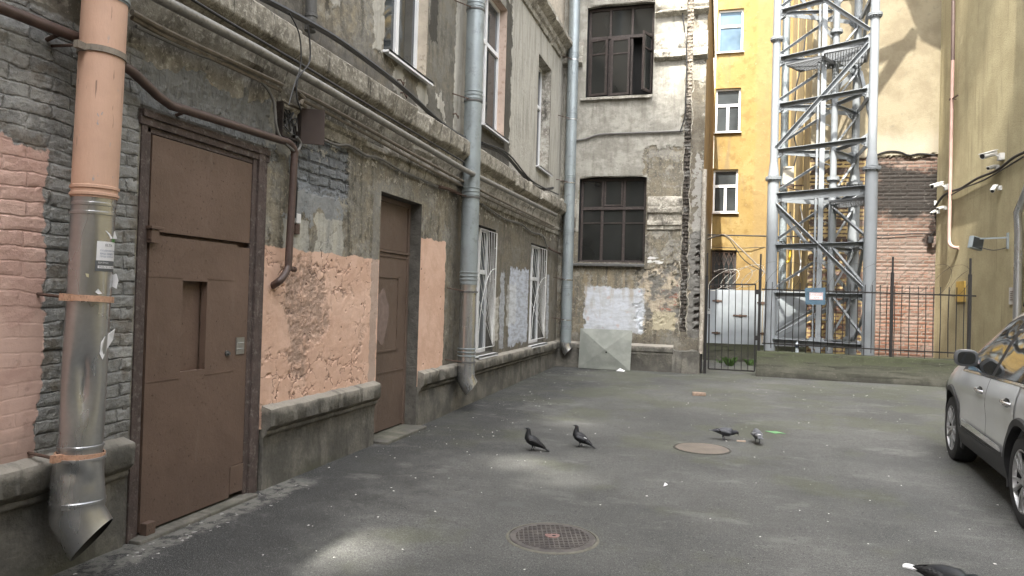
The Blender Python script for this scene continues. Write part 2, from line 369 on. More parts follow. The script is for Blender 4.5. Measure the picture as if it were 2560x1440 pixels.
def mat_far():
    n, u, v = wallnet('far_wing_plaster', 'x'); P = lambda *a, **k: n.patch(u, v, *a, **k)
    oc = ochre(n, a=(112,106,93), b=(126,117,97)); h = (n.mid-.5)*.012 + (n.fine-.5)*.004
    gl = n.mix(n.sm(n.big+n.jA*.5, .36, .64), pc(160,157,146), pc(138,135,125))
    gl = n.mix(n.sm(n.streak, .46, .7, 0., .65), gl, pc(116,112,103))
    gl = n.mix(n.sm(n.mid, .33, .45, .5, 0.), gl, pc(116,112,102))
    m = P(-3.7, -1.72, 4.35, 12, jag=.2); m = n.mx(m, P(-1.8, -.86, 5.05, 12, jag=.25)); m = n.mx(m, P(-3.5, -3.15, 3.2, 12, jag=.25))
    m = n.mx(m, P(-.7, -.45, 6.5, 12, jag=.4)*.7)
    c = n.mix(m*.97, oc, gl); h = h + m*.012
    c = n.mix(P(-.74, -.4, 3.4, 6.4, jag=.3)*.7, c, pc(92,84,70))
    c = n.mix(P(-.62, -.44, 2.9, 4.9, jag=.35)*.8, c, pc(150,148,142))
    # broken plaster low on the pier
    bc, bf = n.brick(u + n.jA*.04, v + n.jB*.04, .26, .085, .014, (.2,.2,.2), (1,1,1), (0,0,0), .5); b0 = n.sep(bc)[0]
    ex = P(-1.75, -.86, 1.2, 2.35, jag=.7, soft=.02); exc = n.mix(n.sm(n.noise(n.q, 4, 5, .6), .42, .58), pc(112,110,104), pc(178,164,140))
    c = n.mix(ex*.9, c, exc); h = h + ex*(-.02 + (n.mid-.5)*.03)
    ex = P(-1.25, -.85, 1.5, 2.0, jag=.4)*n.sm(n.noise(n.q, 7, 4), .52, .6); c = n.mix(ex*.8, c, n.mix(bf, pc(150,92,72), pc(140,132,120)))
    rp = P(-1.45, -.95, 1.02, 1.42, jag=.16); c = n.mix(rp*.85, c, pc(176,166,136))
    ex = P(-.70, -.3, .9, 3.2, jag=.16); st = n.mix(n.noise(n.q, 6, 6, .66), pc(78,76,72), pc(132,130,124))
    cav = n.sm(n.absv(u+.50+n.jA*.05), .07, .05, 0., 1.)*n.sm(n.math('SINE', v*36.0+n.jB*5.0), .05, .35)*n.sm(n.noise(n.q, 2.2, 2), .40, .5)*P(-.7, -.3, 1.0, 2.9, jag=.2)
    st = n.mix(cav*.8, st, pc(66,58,52)); c = n.mix(ex, c, st); h = h + ex*(n.noise(n.q, 5, 5, .6)-.5)*.05 - cav*.06
    # old paint blots, whitewash panel
    a = ony(1462, 720, YF); b = ony(1610, 835, YF)
    wp = P(a.x, b.x, b.z, a.z+.02, jag=.13, soft=.02); br = n.sm(n.noise(n.comb(u*3.0, v*9.0, 1.0), 1, 4, .6), .3, .6, .75, 1.)
    ww = n.mix(n.sm(n.noise(n.q, 4.5, 4), .5, .64, 0., .7), pc(188,194,202), pc(172,173,174)); ww = n.mix(n.sm(n.noise(n.q, 6, 4), .62, .7, 0., .6), ww, pc(190,160,146))
    c = n.mix(wp*br, c, ww)
    w2 = P(-1.58, -1.26, 2.48, 2.66, jag=.12)*n.sm(n.noise(n.comb(u*5.0, v*18.0, 0.0), 1, 3), .45, .52); c = n.mix(w2, c, pc(206,206,202))
    c = n.mix(n.sm(v+n.jB*.3, .7, 1.1, .5, 0.), c, pc(84,78,68))
    yl = n.sm(n.noise(n.comb(u*7.0, v*1.2, 2.0), 1, 4), .5, .7)*P(-3.5, -1.6, 1.3, 2.4, jag=.3, soft=.1); c = n.mix(yl*.6, c, pc(150,132,98))
    n.bsdf(c, .93, spec=.2); n.disp(h); return n.mat

def mat_plinth():
    n = Net('plinth_concrete'); p = n.pos(); X, Y, Z = n.sep(p)
    a = n.noise(p, 3, 6, .65); b = n.noise(p, 30, 5, .65)
    c = n.mix(n.sm(a, .38, .64), pc(92,90,84), pc(122,118,108)); c = n.mix(n.sm(b, .35, .65, .35, 0.), c, pc(78,76,70))
    c = n.mix(n.sm(Z+a*.3, .75, .82)*.75, c, pc(152,146,134))
    c = n.mix(n.sm(n.noise(n.comb(X, Y*5.0, Z*.8), 1.3, 5, .6), .55, .7, 0., .6), c, pc(74,72,66))
    c = n.mix(n.sm(Z+a*.25, .05, .3, .6, 0.)*n.sm(n.noise(p, 1.1, 3), .45, .6), c, pc(84,86,66))
    n.bsdf(c, .9, spec=.25); n.bump(a*.015+b*.006, 1, 1.); return n.mat

M = {}
M['left_lower'] = mat_left_lower(); M['left_upper'] = mat_left_upper(); M['far'] = mat_far()
M['cornice'] = mat_cornice('cornice_plaster', (166,160,146), (124,118,106), (198,193,178)); M['plinth'] = mat_plinth()
M['far_cornice'] = mat_cornice('ledge_plaster', (176,172,160), (138,132,120), (200,196,184))
M['reveal'] = simple('reveal_plaster', pc(92,89,82), .95, var=.4, sc=5, bump=.02, bsc=20, dirt=pc(66,63,58), obj=False)
M['reveal_pale'] = simple('pale_reveal', pc(182,170,150), .9, var=.2, sc=4, bump=.01, bsc=20, dirt=pc(120,110,96), obj=False)
M['reveal_pink'] = simple('pink_reveal', pc(190,166,148), .9, var=.15, sc=4, dirt=pc(150,124,104), obj=False)
M['brick_dark'] = None
def mat_door(name, col):
    n = Net(name); p = n.pos(); X, Y, Z = n.sep(p)
    a = n.noise(p, 2.2, 5, .6); b = n.noise(p, 45, 5, .7)
    c = n.mulc(pc(*col), n.sm(a, .3, .7, .88, 1.14, 'LINEAR')); c = n.mix(n.sm(Z+a*.5, .25, .9, .45, 0.), c, pc(88,72,64))
    ch = n.sm(n.noise(n.comb(X, Y*2.2, Z), 34, 4, .65), .63, .68)*n.sm(n.noise(p, 1.7, 3), .40, .56); c = n.mix(ch*.7, c, pc(66,52,44))
    c = n.mix(n.sm(n.noise(n.comb(X, Y*3.0, Z*.6), 3, 4), .6, .75, 0., .25), c, pc(140,124,112))
    n.bsdf(c, n.sm(a, .3, .7, .42, .6), spec=.4); n.bump(b*.003 + ch*-.006 + n.noise(p, 5, 3)*.010, 1, 1.); return n.mat
M['door'] = mat_door('brown_door_paint', (108,86,72)); M['door2'] = mat_door('brown_door_paint_second', (104,86,73))
M['old_wood'] = simple('old_painted_wood', pc(82,68,63), .75, var=.4, sc=8, bump=.008, bsc=50, dirt=pc(122,114,106), obj=False)
M['dark_wood'] = simple('dark_window_wood', pc(56,46,42), .7, var=.3, sc=7, bump=.004, bsc=50, dirt=pc(84,74,68))
M['pvc'] = simple('white_window_plastic', (.74,.75,.76), .35, var=.04)
M['white_paint'] = simple('chipped_white_paint', (.70,.70,.69), .5, var=.12, sc=12, dirt=(.5,.49,.46))
def mat_glass(name, col, rough=.04):
    n = Net(name); a = n.noise(n.pos(), .9, 3); c = n.mulc(col, n.sm(a, .3, .7, .6, 1.4)); n.bsdf(c, rough, 0, .6); n.bump(n.noise(n.pos(), 1.2, 2)*.01, .6, .5); return n.mat
M['glass'] = mat_glass('window_glass', (.035,.04,.042)); M['glass_dusty'] = mat_glass('dusty_old_glass', (.018,.019,.018), .07)
M['curtain'] = mat_glass('curtained_glass', (.10,.11,.115), .08)
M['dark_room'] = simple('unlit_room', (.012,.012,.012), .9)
def mat_galv(name, col, blot, rough=.30):
    n = Net(name); p = n.pos(); X, Y, Z = n.sep(p); a = n.noise(n.comb(X*3.0, Y*3.0, Z*.8), 1, 4, .55); v_ = n.noise(p, 40, 3, .6)
    c = n.mix(n.sm(a, .35, .65), col, blot); c = n.mulc(c, n.sm(v_, .25, .75, .93, 1.06, 'LINEAR'))
    n.bsdf(c, n.sm(a, .35, .65, rough-.04, rough+.08), .9); n.bump(n.noise(p, 4, 2)*.0025, 1, 1.); return n.mat
M['pipe_inside'] = simple('shade_dark_pipe_inside', (.03,.03,.03), .8)  # shade inside the pipe mouths, painted in as near black
M['galv'] = mat_galv('galvanised_steel', (.56,.57,.58), (.47,.475,.48), .27); M['galv_blue'] = simple('grey_blue_pipe_paint', pc(140,151,155), .42, .35, var=.14, sc=3, bump=.003, bsc=9, dirt=pc(118,126,128), obj=False)
M['salmon_pipe'] = simple('salmon_pipe_paint', pc(200,152,124), .5, var=.1, sc=4, bump=.002, dirt=pc(182,136,110), obj=False)
M['clamp'] = simple('painted_clamp', pc(190,144,112), .6, .1, var=.2, sc=30, dirt=pc(110,80,64), obj=False)
M['rust'] = simple('rusty_iron', pc(92,70,58), .8, .2, var=.35, sc=30, bump=.003, dirt=pc(60,48,42), obj=False)
M['brown_pipe'] = simple('brown_gas_pipe_paint', pc(82,63,56), .5, var=.25, sc=8, bump=.002, dirt=pc(70,54,48), obj=False)
M['conduit'] = simple('grey_conduit', pc(138,136,130), .5, .3, var=.2, sc=10, dirt=pc(96,92,86), obj=False)
M['conduit_tan'] = simple('dusty_conduit', pc(128,118,104), .7, var=.25, sc=10, dirt=pc(92,86,76), obj=False)
M['cable'] = simple('black_cable', (.02,.02,.021), .5, var=.2); M['cable_grey'] = simple('grey_cable', pc(110,108,104), .6, var=.2)
M['iron'] = simple('cast_iron_pipe', pc(88,88,86), .7, .2, var=.3, sc=8, bump=.004)
M['black_iron'] = simple('black_painted_iron', (.018,.017,.017), .5, .2, var=.3, sc=20)
M['white_plastic'] = simple('white_plastic', (.66,.66,.65), .4, var=.06)
M['paper'] = simple('white_paper', (.68,.68,.69), .7, var=.06, sc=20); M['ink'] = simple('dark_ink', (.05,.055,.07), .7); M['ink_blue'] = simple('blue_ink', (.06,.10,.2), .7)
M['grey_print'] = simple('grey_printed_paper', (.09,.095,.1), .6); M['green_print'] = simple('green_paper', (.08,.2,.06), .6)

# ------------------------------------------------------------------ ground
def mat_ground():
    n = Net('worn_asphalt'); p = n.pos(); X, Y, Z = n.sep(p); q = n.comb(X, Y, 0.0)
    big = n.noise(q, .55, 5, .6); mid = n.noise(q, 3.0, 6, .65); f = n.noise(q, 70, 4, .7); g = n.noise(q, 160, 3, .7)
    c = n.mix(n.sm(big, .36, .64), pc(74,75,73), pc(96,96,93)); c = n.mulc(c, n.sm(mid, .25, .75, .78, 1.18, 'LINEAR')); c = n.mulc(c, n.sm(n.noise(q, 14, 6, .74), .3, .7,   .84, 1.15, 'LINEAR'))
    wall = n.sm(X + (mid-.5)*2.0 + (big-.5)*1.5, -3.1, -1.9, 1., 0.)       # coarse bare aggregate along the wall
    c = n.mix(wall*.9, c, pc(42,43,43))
    f2 = n.noise(q, 34, 4, .75); c = n.mix(n.sm(f, .42, .52, 1., 0.)*n.sm(mid, .2, .8, .45, .75), c, pc(54,55,54)); c = n.mix(n.sm(f2, .38, .48, .5, 0.), c, pc(66,67,66)); c = n.mix(n.sm(g, .56, .66)*.7, c, pc(160,159,154)); c = n.mix(n.sm(f2, .58, .68)*.45, c, pc(140,139,135))
    ap = n.sm(X + (mid-.5)*.35, -3.30, -3.38)*n.sm(n.absv(Y-4.4)+(mid-.5)*.8, 1.35, 1.0); c = n.mix(ap*n.sm(n.noise(q, 9, 6, .7), .40, .54)*.7, c, pc(124,122,115))
    mo = n.sm(n.noise(q, .8, 5, .6) + n.sm(Y, 3.5, 15, -.05, .07), .50, .62)*n.sm(X, -3.4, -1.8, .4, 1.)
    c = n.mix(mo*n.sm(f, .3, .65, .6, .2), c, pc(80,84,56)); c = n.mix(n.sm(n.noise(q, .42, 6, .65), .55, .68, 0., .5), c, pc(70,71,68))
    st = n.noise(n.comb(X*1.2, Y*1.9, 5.0), 1.3, 6, .66); c = n.mix(n.sm(st, .55, .68, 0., .28), c, pc(126,125,121)); c = n.mix(n.sm(st, .3, .4, .55, 0.), c, pc(92,93,92))
    ck = n.sm(n.vor(n.comb(X + mid*.5, Y*.7 + mid*.5, 0.0), .5, 'DISTANCE_TO_EDGE'), 0., .008, 1., 0.)*n.sm(big, .45, .6); c = n.mix(ck*.5, c, pc(70,70,68))
    n.bsdf(c, n.sm(mid, .3, .7, .78, .95), spec=.3); n.bump(f*.006+g*.004+mid*.012, 1, 1.); return n.mat
M['ground'] = mat_ground()
g = MB(); xs = [-150,-40,-12,-6]+[x*.5 for x in range(-10, 13)]+[8,14,40,150]; ys = [-150,-40,-10,-4]+[y*.5 for y in range(-4, 42)]+[24,30,60,150]
g.grid(xs, ys, lambda x, y: Vector((x, y, gz(y) + .012*mnoise.noise(Vector((x*.5, y*.5, 3)))*(1 if -4 < x < 6 and 0 < y < 21 else 0))))
ground = tag(build('ground', g, M['ground'], smooth=True), kind='structure')

# ------------------------------------------------------------------ left building
HB = 12.5
LB = Thing('apartment_building', 'long shabby building with peeling salmon and brown plaster and two brown doors, on the left', 'building', (XL, 6, 0))
D1 = (3.75, 5.0, 0., 2.77); D2 = (7.16, 8.28, 0., 2.78); W1 = (7.1, 8.29, 4.33, 6.55); W2 = (10.45, 11.64, 4.33, 6.55); W3 = (13.82, 14.93, 4.31, 6.55); W0 = (3.7, 4.9, 4.9, 6.9)
G1 = (10.46, 11.36, .74, 2.76); G2 = (13.66, 14.9, .72, 2.74)
holes = [D1, D2, W1, W2, W3, G1, G2]
ev = sorted({h[0] for h in holes} | {h[1] for h in holes}); ez = sorted({h[2] for h in holes} | {h[3] for h in holes})
for nm, z0, z1, mt, st in (('wall', .5, 3.3, M['left_lower'], .022), ('upper_wall', 3.7, 7.4, M['left_upper'], .045)):
    b = MB(); us = lines(2.2, 10., st, [e for e in ev if 2.2 <= e <= 10.])[:-1] + lines(10., YF, .05, [e for e in ev if e > 10.])
    us = [-6, -4, -2, 0, 1, 1.7] + us
    zs = lines(z0, z1, st, [e for e in ez if z0 < e < z1])
    b.grid(us, zs, lambda u, v: Vector((XL, u, v)), holes)
    LB.part(nm, b, mt, smooth=False, fix=False, label='pale grey and brown peeling plaster storey' if nm[0] == 'u' else None)
b = MB(); b.grid([-6, 16.1], [7.4, HB], lambda u, v: Vector((XL, u, v))); b.box((-16, -6, HB), (XL+.3, 28.5, HB+.25)); b.box((-16, -6, .0), (XL-.6, 28.5, HB)); LB.part('roof', b, M['reveal_pale'])
# behind the openings: dark rooms are closed by the body above; reveals
def reveals(th, h, dep, mat, x=XL, sides='tblr'):
    y0, y1, z0, z1 = h; b = MB(); t = .06
    if 'l' in sides: b.box((x-dep, y0-t, z0), (x-.004, y0, z1))
    if 'r' in sides: b.box((x-dep, y1, z0), (x-.004, y1+t, z1))
    if 't' in sides: b.box((x-dep, y0-t, z1), (x-.004, y1+t, z1+t))
    if 'b' in sides: b.box((x-dep, y0-t, z0-t), (x-.004, y1+t, z0))
    return th.part('reveal', b, mat)
reveals(LB, D1, .5, M['reveal'], sides='tlr'); reveals(LB, D2, .5, M['reveal'], sides='tlr')
for h, m in ((W1, M['reveal_pale']), (W2, M['reveal_pink']), (W3, M['far_cornice']), (G1, M['reveal']), (G2, M['reveal'])): reveals(LB, h, .4, m)

def rough(v, a, f, seed=0):
    p = Vector((v.x*f+seed, v.y*f, v.z*f)); return Vector((mnoise.noise(p), mnoise.noise(p+Vector((31,7,3))), mnoise.noise(p+Vector((5,57,11)))))*a
def extrude_profile(mb, prof, y0, y1, step, amp, chip=0, seed=0, axis='y', caps=True):
    ys_ = lines(y0, y1, step); k = len(prof); vs = []
    for y in ys_:
        for (d_, z) in prof:
            v = Vector((d_, y, z)) if axis == 'y' else Vector((y, d_, z))
            q = rough(v, amp, 7, seed) + rough(v, amp*.5, 23, seed)
            if chip:
                cn = mnoise.noise(Vector((y*.8+seed, z*2, seed))) + .35*mnoise.noise(Vector((y*4, z*6, seed)))
                if cn > .36: q += (Vector((-1, 0, -.3)) if axis == 'y' else Vector((0, 1, -.3)))*chip*min(1, (cn-.36)*8)
            vs.append(v+q)
    fs = [(i*k+j, (i+1)*k+j, (i+1)*k+j+1, i*k+j+1) for i in range(len(ys_)-1) for j in range(k-1)]
    if caps: fs += [tuple(range(k)), tuple((len(ys_)-1)*k+j for j in reversed(range(k)))]
    mb.add(vs, fs)
# plinth in three runs, each with a rough cap and a groove
X0 = XL
def plinth(y0, y1):
    b = MB(); prof = [(X0-.02, .70), (X0+.0, .695), (X0+.075, .672), (X0+.088, .665), (X0+.092, .65), (X0+.09, .53), (X0+.075, .512), (X0+.045, .485), (X0+.05, .47), (X0+.045, .452), (X0+.03, .44), (X0+.022, .43), (X0+.02, .3), (X0+.022, .15), (X0+.02, -.05), (X0-.02, -.05)]
    extrude_profile(b, prof, y0, y1, .025 if y1 < 9 else .05, .007, .025, y0); return LB.part('plinth', b, M['plinth'], smooth=True)
plinth(-6, 3.70); plinth(5.13, 7.12); plinth(8.30, 16.1)
# cornice between the storeys
b = MB(); prof = [(X0-.02, 3.08), (X0+.02, 3.10), (X0+.03, 3.14), (X0+.03, 3.19), (X0+.055, 3.21), (X0+.055, 3.25), (X0+.035, 3.27), (X0+.04, 3.36), (X0+.075, 3.40), (X0+.08, 3.44), (X0+.10, 3.47), (X0+.10, 3.54), (X0+.14, 3.565), (X0+.20, 3.60), (X0+.212, 3.615), (X0+.216, 3.63), (X0+.22, 3.79), (X0+.205, 3.802), (X0+.0, 3.93), (X0-.02, 3.93)]
extrude_profile(b, prof, 5.2, 16.1, .025, .006, .04, 2.5); extrude_profile(b, [(d_, z+.02) for d_, z in prof if z > 3.3 or d_ < X0+.0], 1.5, 5.2, .025, .007, .045, 9.1); extrude_profile(b, prof, -6, 1.5, .3, .0, .0, 9.1)
LB.part('cornice', b, M['cornice'], smooth=True)
b = MB(); prof = [(X0-.02, 7.05), (X0+.05, 7.07), (X0+.06, 7.16), (X0+.10, 7.19), (X0+.12, 7.28), (X0+.20, 7.33), (X0+.26, 7.38), (X0+.26, 7.46), (X0+.1, 7.5), (X0-.02, 7.5)]
extrude_profile(b, prof, -6, 16.1, .05, .012, .05, 4.4); LB.part('upper_cornice', b, M['cornice'], smooth=True)
# concrete sills at the doors
b = MB(); b.box((X0-.2, 3.76, -.02), (X0+.10, 4.98, .022)); LB.part('threshold', b, M['plinth'], bevel=.01)
b = MB(); b.box((X0-.2, 7.17, -.02), (X0+.16, 8.27, .03)); LB.part('threshold', b, M['plinth'], bevel=.012)

# tall door
xd = X0+.005
fr = MB()
for (y0, y1, z0, z1, x1) in ((3.75,3.80,0,2.77,.012),(3.80,3.84,0,2.77,.0),(4.90,4.95,0,2.72,.01),(4.95,5.03,0,2.80,.03),(5.03,5.08,0,2.82,.015),(3.75,5.08,2.66,2.70,.0),(3.73,5.10,2.70,2.75,.02),(3.74,5.09,2.75,2.80,.035)):
    fr.box((X0-.12, y0, z0), (X0+x1, y1, z1))
df = LB.part('door_frame', fr, M['old_wood'], bevel=.005)
dl = MB(); dy0, dy1 = 3.855, 4.90; nz = (1.06, 1.70); ny = (4.17, 4.42)
def plate(mb, y0, y1, z0, z1, x0=X0-.05, x1=xd): mb.box((x0, y0, z0), (x1, y1, z1))
plate(dl, dy0, ny[0], .04, 1.995); plate(dl, ny[1], 4.74, .04, 1.995); plate(dl, ny[0], ny[1], .04, nz[0]); plate(dl, ny[0], ny[1], nz[1], 1.995)
plate(dl, ny[0]-.005, ny[1]+.005, nz[0]-.01, nz[1]+.01, X0-.075, X0-.06)
plate(dl, 4.743, dy1, .28, 1.98, X0-.05, xd-.003)
for p, q in (((dy0, 1.72), (ny[0], 1.72)), ((ny[1], 1.72), (4.74, 1.72)), ((dy0, 1.02), (ny[0], 1.02)), ((ny[1], 1.02), (4.74, 1.02))): dl.bar((xd+.001, p[0], p[1]), (xd+.001, q[0], q[1]), .004, .005)
for k in range(26):
    y, z = random.uniform(dy0+.04, 4.7), random.uniform(.15, 1.95)
    if not (ny[0]-.03 < y < ny[1]+.03 and nz[0] < z < nz[1]): dl.cyl((xd-.003, y, z), (xd+.003, y, z), .006, 6)
door = LB.part('door', dl, M['door'], label='tall brown steel door leaf with a narrow recessed slot')
b = MB(); plate(b, dy0, dy1, 2.02, 2.655, X0-.05, xd-.006); b.box((X0-.06, dy0, 1.9), (X0-.055, dy1, 2.1)); LB.part('transom_panel', b, M['door'], bevel=.003)
b = MB(); plate(b, 4.745, dy1, .06, .275, X0-.05, xd+.004); LB.part('door', b, M['door'], label='patched lower corner of the tall door', bevel=.004)
b = MB(); b.box((xd-.01, 3.83, 1.94), (xd+.035, 3.90, 2.03)); b.box((xd-.01, 3.82, 2.03), (xd+.045, 3.93, 2.05)); LB.part('hinge', b, M['door'], bevel=.004, parent=door)
b = MB(); b.box((xd-.01, 3.86, .02), (xd+.05, 3.94, .10)); LB.part('hinge', b, M['door'], bevel=.004, parent=door)
b = MB(); b.box((xd-.002, 4.765, 1.145), (xd+.006, 4.86, 1.275))
for r_ in range(2):
    for c_ in range(5): b.cyl((xd+.004, 4.785+c_*.014, 1.185+r_*.045), (xd+.014, 4.785+c_*.014, 1.185+r_*.045), .005, 8)
LB.part('lock_plate', b, M['galv'], parent=door)
b = MB(); b.cyl((xd-.002, 4.66, 1.16), (xd+.012, 4.66, 1.16), .022, 14); b.cyl((xd+.012, 4.66, 1.16), (xd+.03, 4.66, 1.16), .012, 12); LB.part('keyhole', b, M['iron'], parent=door)
# second door, set back
xe = X0-.16; b = MB()
b.box((xe-.05, 7.22, .05), (xe, 8.22, 2.13)); d2 = LB.part('door', b, M['door2'], label='brown panelled door set deep in the wall, with a scuffed patch')
b = MB(); b.box((xe-.05, 7.22, 2.17), (xe-.006, 8.22, 2.72)); LB.part('transom_panel', b, M['door2'], bevel=.004)
b = MB(); b.box((xe-.06, 7.16, 2.135), (xe+.02, 8.28, 2.165)); b.box((xe-.06, 7.165, .03), (xe+.015, 7.22, 2.775)); b.box((xe-.06, 8.22, .03), (xe+.015, 8.275, 2.775)); b.box((xe-.06, 7.16, 2.72), (xe+.012, 8.28, 2.776)); LB.part('door_frame', b, M['door2'], bevel=.004)
b = MB()
for (z0, z1) in ((.97, 1.86),):
    for (y0, y1, a0, a1) in ((7.27, 8.0, z0, z0+.02), (7.27, 8.0, z1-.02, z1), (7.27, 7.29, z0, z1), (7.98, 8.0, z0, z1)): b.box((xe-.002, y0, a0), (xe+.012, y1, a1))
b.box((xe-.002, 7.22, .72), (xe+.008, 8.22, .735)); b.box((xe-.002, 7.22, 2.085), (xe+.01, 8.22, 2.1)); LB.part('panel_moulding', b, M['door2'], parent=d2)
b = MB(); pts = [(7.42+.2*math.cos(t)*(1+.1*math.sin(3*t))+.13, 1.38+.31*math.sin(t)*(1+.12*math.cos(5*t))) for t in [i*2*math.pi/28 for i in range(28)]]
b.prism(pts, lambda u_, v_, t: Vector((xe+t, u_, v_)), .0005, .003); LB.part('scuff', b, simple('scuffed_paint', pc(126,106,96), .8, var=.25, sc=14, obj=False), parent=d2)

# windows of the left building
def pvc_window(th, h, x, sash, sill=True, frame=M['pvc'], glass=M['glass'], label=None):
    y0, y1, z0, z1 = h; b = MB(); w = .055
    b.box((x-.06, y0, z0), (x, y0+w, z1)); b.box((x-.06, y1-w, z0), (x, y1, z1)); b.box((x-.06, y0+w, z0), (x, y1-w, z0+w)); b.box((x-.06, y0+w, z1-w), (x, y1-w, z1))
    for s in sash:
        if s[0] == 'v': b.box((x-.06, y0+(y1-y0)*s[1]-.04, s[2]), (x+.004, y0+(y1-y0)*s[1]+.04, s[3]))
        else: b.box((x-.06, y0+w, s[1]-.035), (x+.006, y1-w, s[1]+.035))
    wdw = th.part('window', b, frame, label=label, bevel=.006)
    g_ = MB(); g_.box((x-.035, y0+w*.5, z0+w*.5), (x-.03, y1-w*.5, z1-w*.5)); th.part('pane', g_, glass, parent=wdw)
    if sill: s_ = MB(); s_.box((x-.02, y0-.02, z0-.035), (XL+.09, y1+.02, z0-.012)); s_.box((XL+.075, y0-.02, z0-.06), (XL+.09, y1+.02, z0-.012)); th.part('sill', s_, M['pvc'] if sill is True else sill, parent=wdw)
    return wdw
xw = X0-.13
pvc_window(LB, W1, xw, [('v', .5, 4.33, 6.5)]); pvc_window(LB, W2, xw, [('v', .42, 4.33, 6.5), ('h', 5.75)]); pvc_window(LB, W3, X0-.2, [('v', .5, 4.3, 6.5), ('h', 5.7)], glass=M['glass_dusty'])
pvc_window(LB, G1, xw, [('v', .5, .75, 2.7), ('h', 2.05)], glass=M['curtain']); pvc_window(LB, G2, xw, [('v', .5, .75, 2.7), ('h', 2.05)], glass=M['curtain'])
# sunburst window bars: rays from the lower far corner
def grille(h):
    y0, y1, z0, z1 = h; x = X0+.03; o = Vector((x, y1-.1, z0+.12)); b = MB(); r_ = .005
    top = [(y0+.03+(y1-y0-.08)*i/6, z1-.06) for i in range(7)]; side = [(y0+.03, z0+.5+(z1-z0-.6)*i/4) for i in range(1, 4)]
    for (y, z) in top+side: b.tube([o, (x, y, z)], r_, 6)
    b.tube([(x, y0+.03, z1-.06), (x, y1-.03, z1-.06)], r_*1.2, 6); b.tube([(x, y0+.03, z1-.06), (x, y0+.03, z0+.1)], r_*1.2, 6); b.tube([(x, y1-.03, z1-.06), (x, y1-.03, z0+.1)], r_*1.2, 6); b.tube([(x, y0+.03, z0+.1), (x, y1-.03, z0+.1)], r_*1.2, 6)
    arc = [(x+.006, o.y-(y1-y0)*.85*math.sin(t), o.z+(z1-z0)*.62*math.cos(t)) for t in [i*math.pi/2/10 for i in range(11)]]; b.tube(arc, r_, 6)
    for z in (z0+.5, z0+1.2, z1-.3): b.tube([(x, y1-.03, z), (X0-.03, y1+.02, z)], r_, 6); b.tube([(x, y0+.03, z), (X0-.03, y0-.02, z)], r_, 6)
    return LB.part('window_grille', b, M['white_paint'], smooth=True)
grille(G1); grille(G2)
# ------------------------------------------------------------------ far wing, across the end of the yard
FW = Thing('apartment_building', 'grey peeling wing across the end of the yard with two old dark wooden windows', 'building', (-2, YF, gz(YF)))
XR = -.43; HW = 9.6
def fz(px, py): p = ony(px, py, YF); return p.x, p.z
lx0, lz0 = fz(1444, 655); lx1, _ = fz(1614, 560); _, lz1 = fz(1530, 440)
ux0, uz0 = fz(1464, 244); ux1, _ = fz(1634, 150); _, uz1 = fz(1550, 8)
L1 = (lx0, lx1, lz0, lz1); U1 = (ux0, ux1, uz0, uz1); U2 = (ux0, ux1, uz1+1.6, uz1+3.7)
hs_ = [L1, U1]; exx = sorted({h[0] for h in hs_} | {h[1] for h in hs_} | {-.86, -.72}); ezz = sorted({h[2] for h in hs_} | {h[3] for h in hs_})
b = MB(); us = lines(XL-.02, XR, .04, exx); zs = lines(.45, 9.2, .04, ezz) + [HW]
b.grid(us, zs, lambda u, v: Vector((u, YF, v)), hs_ + [(-.86, -.72, 1.0, 9.3)]); FW.part('wall', b, M['far'], fix=True)
# eroded brick chase down the pier
n = Net('exposed_brick_chase'); p = n.pos(); X, Y, Z = n.sep(p)
bc, bf = n.brick(X + (n.noise(p, 8, 3)-.5)*.05, Z + (n.noise(p, 6, 3)-.5)*.05, .2, .085, .018, (.2,.2,.2), (1,1,1), (0,0,0), .4); b0 = n.sep(bc)[0]
c = n.mix(b0, pc(80,74,67), pc(106,99,90)); c = n.mix(bf*.7, c, pc(66,62,58)); c = n.mix(n.sm(n.noise(p, 5, 5), .52, .62), c, pc(128,126,120)); c = n.mix(n.sm(Z, 5.6, 6.8), c, pc(150,140,126))
n.bsdf(c, .95, spec=.1); n.disp(n.sm(bf, 0., 1., 0., -.015) + (n.noise(p, 12, 5, .7)-.5)*.06); M['chase'] = n.mat
b = MB(); b.grid(lines(-.90, -.68, .02), lines(.9, 9.3, .025), lambda u, v: Vector((u, YF+.09, v))); FW.part('brick_chase', b, M['chase'])
b = MB(); b.box((-.86, YF+.12, .9), (-.72, YF+.14, 9.3)); b.box((XL-.3, YF+.5, 0), (XR-.03, 24, HW)); b.box((XL-6, YF+.3, HW), (XR+.05, 24, HW+.1)); FW.part('roof', b, M['reveal_pale'])
for x_ in (-.875, -.705):
    b = MB(); pts = [(x_+.02*math.sin(z*9)+random.uniform(-.015, .015), YF-.0, z) for z in lines(.95, 8.8, .06)]; b.tube(pts, [random.uniform(.005, .013) for _ in pts], 6); FW.part('ragged_edge', b, M['cornice'])
